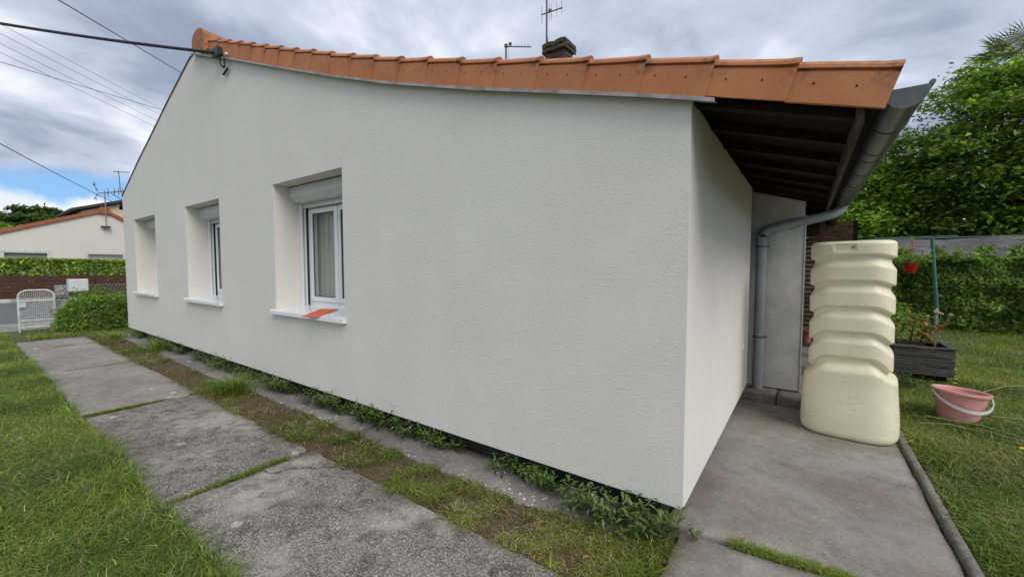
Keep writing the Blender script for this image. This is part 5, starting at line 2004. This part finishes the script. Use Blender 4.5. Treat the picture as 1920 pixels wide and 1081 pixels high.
# gable wall with two recessed windows
wins = [(-4.12, -2.52), (-0.82, 0.78)]
ed = sorted([-7.0, 0.0, 5.0] + [e_ for w_ in wins for e_ in w_])
wv = MB()
for a, b in zip(ed[:-1], ed[1:]):
    isw = any(a >= w_[0] - 1e-6 and b <= w_[1] + 1e-6 for w_ in wins)
    if isw:
        wv.add([(0, a, 0), (0, b, 0), (0, b, .95), (0, a, .95)], [(0, 1, 2, 3)])
        wv.add([(0, a, 2.24), (0, b, 2.24), (0, b, nz_(b)), (0, a, nz_(a))], [(0, 1, 2, 3)])
    else:
        wv.add([(0, a, 0), (0, b, 0), (0, b, nz_(b)), (0, a, nz_(a))], [(0, 1, 2, 3)])
for a, b in wins:
    for (p, q_) in (((a, .95), (a, 2.24)), ((b, .95), (b, 2.24)), ((a, 2.24), (b, 2.24)), ((a, .95), (b, .95))):
        wv.add([(0, p[0], p[1]), (0, q_[0], q_[1]), (-.25, q_[0], q_[1]), (-.25, p[0], p[1])], [(0, 1, 2, 3)])
wv.add([(0, -7, 0), (0, -7, nz_(-7)), (-9, -7, nz_(-7)), (-9, -7, 0)], [(0, 1, 2, 3)])
wv.add([(0, 5, 0), (0, 5, nz_(5)), (-9, 5, nz_(5)), (-9, 5, 0)], [(0, 1, 2, 3)])
wv.build('wall', M['house_white'], nhs)
for a, b in wins:
    wo = MB()
    for (p0, p1) in (((.0, a - .16, .80), (.02, a - .002, 2.38)), ((.0, b + .002, .80), (.02, b + .16, 2.38)), ((.0, a, 2.242), (.02, b, 2.38))):
        wo.box(p0, p1)
    wn = wo.build('window', M['white_paint'], nhs)
    slats = MB()
    for k in range(18):
        slats.box((-.22, a + .002, .97 + k * .07), (-.205, b - .002, .97 + k * .07 + .062))
    slats.build('shutter', M['shutter_dark'], wn)
rf_ = MB()
for s_ in (-1, 1):
    yy = -7.3 if s_ < 0 else 5.3
    rf_.add([(.10, 0, pk + .02), (.10, yy, nz_(yy) + .02), (-9.2, yy, nz_(yy) + .02), (-9.2, 0, pk + .02),
             (.10, 0, pk + .18), (.10, yy, nz_(yy) + .18), (-9.2, yy, nz_(yy) + .18), (-9.2, 0, pk + .18)],
            [(0, 1, 2, 3), (4, 5, 6, 7), (0, 1, 5, 4), (2, 3, 7, 6), (1, 2, 6, 5)])
rfo = rf_.build('roof', M['terra_far'], nhs)
for s_, ylim, sl in ((-1, 7.2, .385), (1, 5.2, .60)):
    k = 0
    while k * .36 < ylim:
        ya, yb = s_ * k * .36, s_ * (k * .36 + .40)
        t_ = MB()
        t_.add([(.12, ya, nz_(ya) + .19), (.135, yb, nz_(yb) + .215), (.135, yb, nz_(yb) - .0), (.12, ya, nz_(ya) - .0),
                (-.15, ya, nz_(ya) + .21), (-.15, yb, nz_(yb) + .235)], [(0, 1, 2, 3), (0, 4, 5, 1), (1, 5, 2)])
        t_.build('verge_tile', M['terra_far'], rfo)
        k += 1
MB().prism([(-.25, pk - .12), (.25, pk - .12), (.25, pk + .18), (.12, pk + .32), (-.12, pk + .32), (-.25, pk + .18)], 'x', -.1, .17).build('ridge_tile', M['terra_far'], rfo)

an3 = empty('tv_antenna', (-35.7, 3.86, 4.0))
tag(an3, 'large TV antenna with curved reflector on the white house gable', 'antenna')
MB().tube([(0, 0, 0), (0, 0, 2.25)], .03, 8).build('mast', M['chain'], an3)
MB().box((-.3, -.22, -.02), (.05, .22, .03)).build('bracket', M['steel'], an3)
ay = MB()
ay.tube([(0, -.28, 2.05), (0, .95, 2.35)], .03, 6)
ay.tube([(0, .3, 2.12), (.3, .75, 1.75)], .03, 6)
for (y, z, l) in ((.15, 2.15, .35), (.45, 2.23, .3), (.65, 2.28, .3), (.85, 2.33, .28)):
    ay.tube([(-l, y, z), (l, y, z)], .02, 5)
    ay.tube([(0, y, z - l * .8), (0, y, z + l * .8)], .02, 5)
ay.build('aerial', M['steel'], an3)
rfm = MB()
for (y0, z0, y1, z1) in ((-.30, 2.15, -.50, 2.62), (-.30, 2.05, -.50, 1.62), (-.42, 2.45, -.46, 2.75), (-.42, 1.8, -.38, 1.6)):
    rfm.tube([(0, y0, z0), (0, y1, z1)], .02, 5)
for (y, z) in ((-.36, 2.30), (-.46, 2.55), (-.36, 1.92), (-.46, 1.72)):
    rfm.tube([(-.35, y, z), (.35, y, z)], .014, 5)
rfm.build('reflector', M['steel'], an3)

# cream house further back
h2 = empty('cream_house', (-55, 8.6, 0))
tag(h2, 'cream house with dark tiled roof behind the white house', 'house')
w2 = MB()
w2.prism([(-3.2, 0), (6, 0), (6, 6.6), (1.2, 8.25), (-3.2, 6.7)], 'x', -8, 0)
w2.build('wall', M['house_cream'], h2)
r2 = MB()
r2.add([(.5, 1.2, 8.35), (.5, -3.9, 6.6), (-8.5, -3.9, 6.6), (-8.5, 1.2, 8.35), (.5, 1.2, 8.6), (.5, -3.9, 6.85), (-8.5, -3.9, 6.85), (-8.5, 1.2, 8.6)], [(0, 1, 2, 3), (4, 5, 6, 7), (0, 1, 5, 4), (1, 2, 6, 5), (2, 3, 7, 6)])
r2.add([(.5, 1.2, 8.35), (.5, 6.9, 6.4), (-8.5, 6.9, 6.4), (-8.5, 1.2, 8.35), (.5, 1.2, 8.6), (.5, 6.9, 6.65), (-8.5, 6.9, 6.65), (-8.5, 1.2, 8.6)], [(0, 1, 2, 3), (4, 5, 6, 7), (0, 1, 5, 4), (1, 2, 6, 5), (2, 3, 7, 6)])
r2.build('roof', M['slate'], h2)
an4 = empty('tv_antenna', (-20.6, 1.62, 0))
an4.location = (-54.9, 8.25, 8.3)
tag(an4, 'thin TV antenna rising left of the gable edge on the cream house', 'antenna')
MB().tube([(0, .2, 0), (0, -.05, .6), (0, -.12, 2.6)], .035, 6).build('mast', M['steel'], an4)
MB().tube([(0, -.5, 2.45), (0, .7, 2.6)], .04, 6).build('aerial', M['steel'], an4)

# far trees
tree('far_tree', (-80, 4.6, 0), 9.3, (0, .0, 5.2), (3.0, 5.2, 3.6), 300, 110, .7, (.035, .065, .024), (.07, .105, .035), 'dark green far tree above the orange roof', seed=21, cl_r=.9, trunk_r=.3)
tree('far_tree', (-82, 9.5, 0), 8.2, (0, 0, 5.2), (2.6, 3.2, 2.6), 220, 90, .7, (.03, .06, .026), (.06, .095, .035), 'dark far tree beside the cream house roof', seed=23, cl_r=.9, trunk_r=.3)
tree('near_far_tree', (-58, 0.6, 0), 5.4, (0, 0, 3.3), (2.0, 2.3, 2.2), 110, 80, .45, (.07, .14, .026), (.125, .22, .04), 'brighter green tree at the left edge behind the white house', seed=25, cl_r=.7, trunk_r=.25)
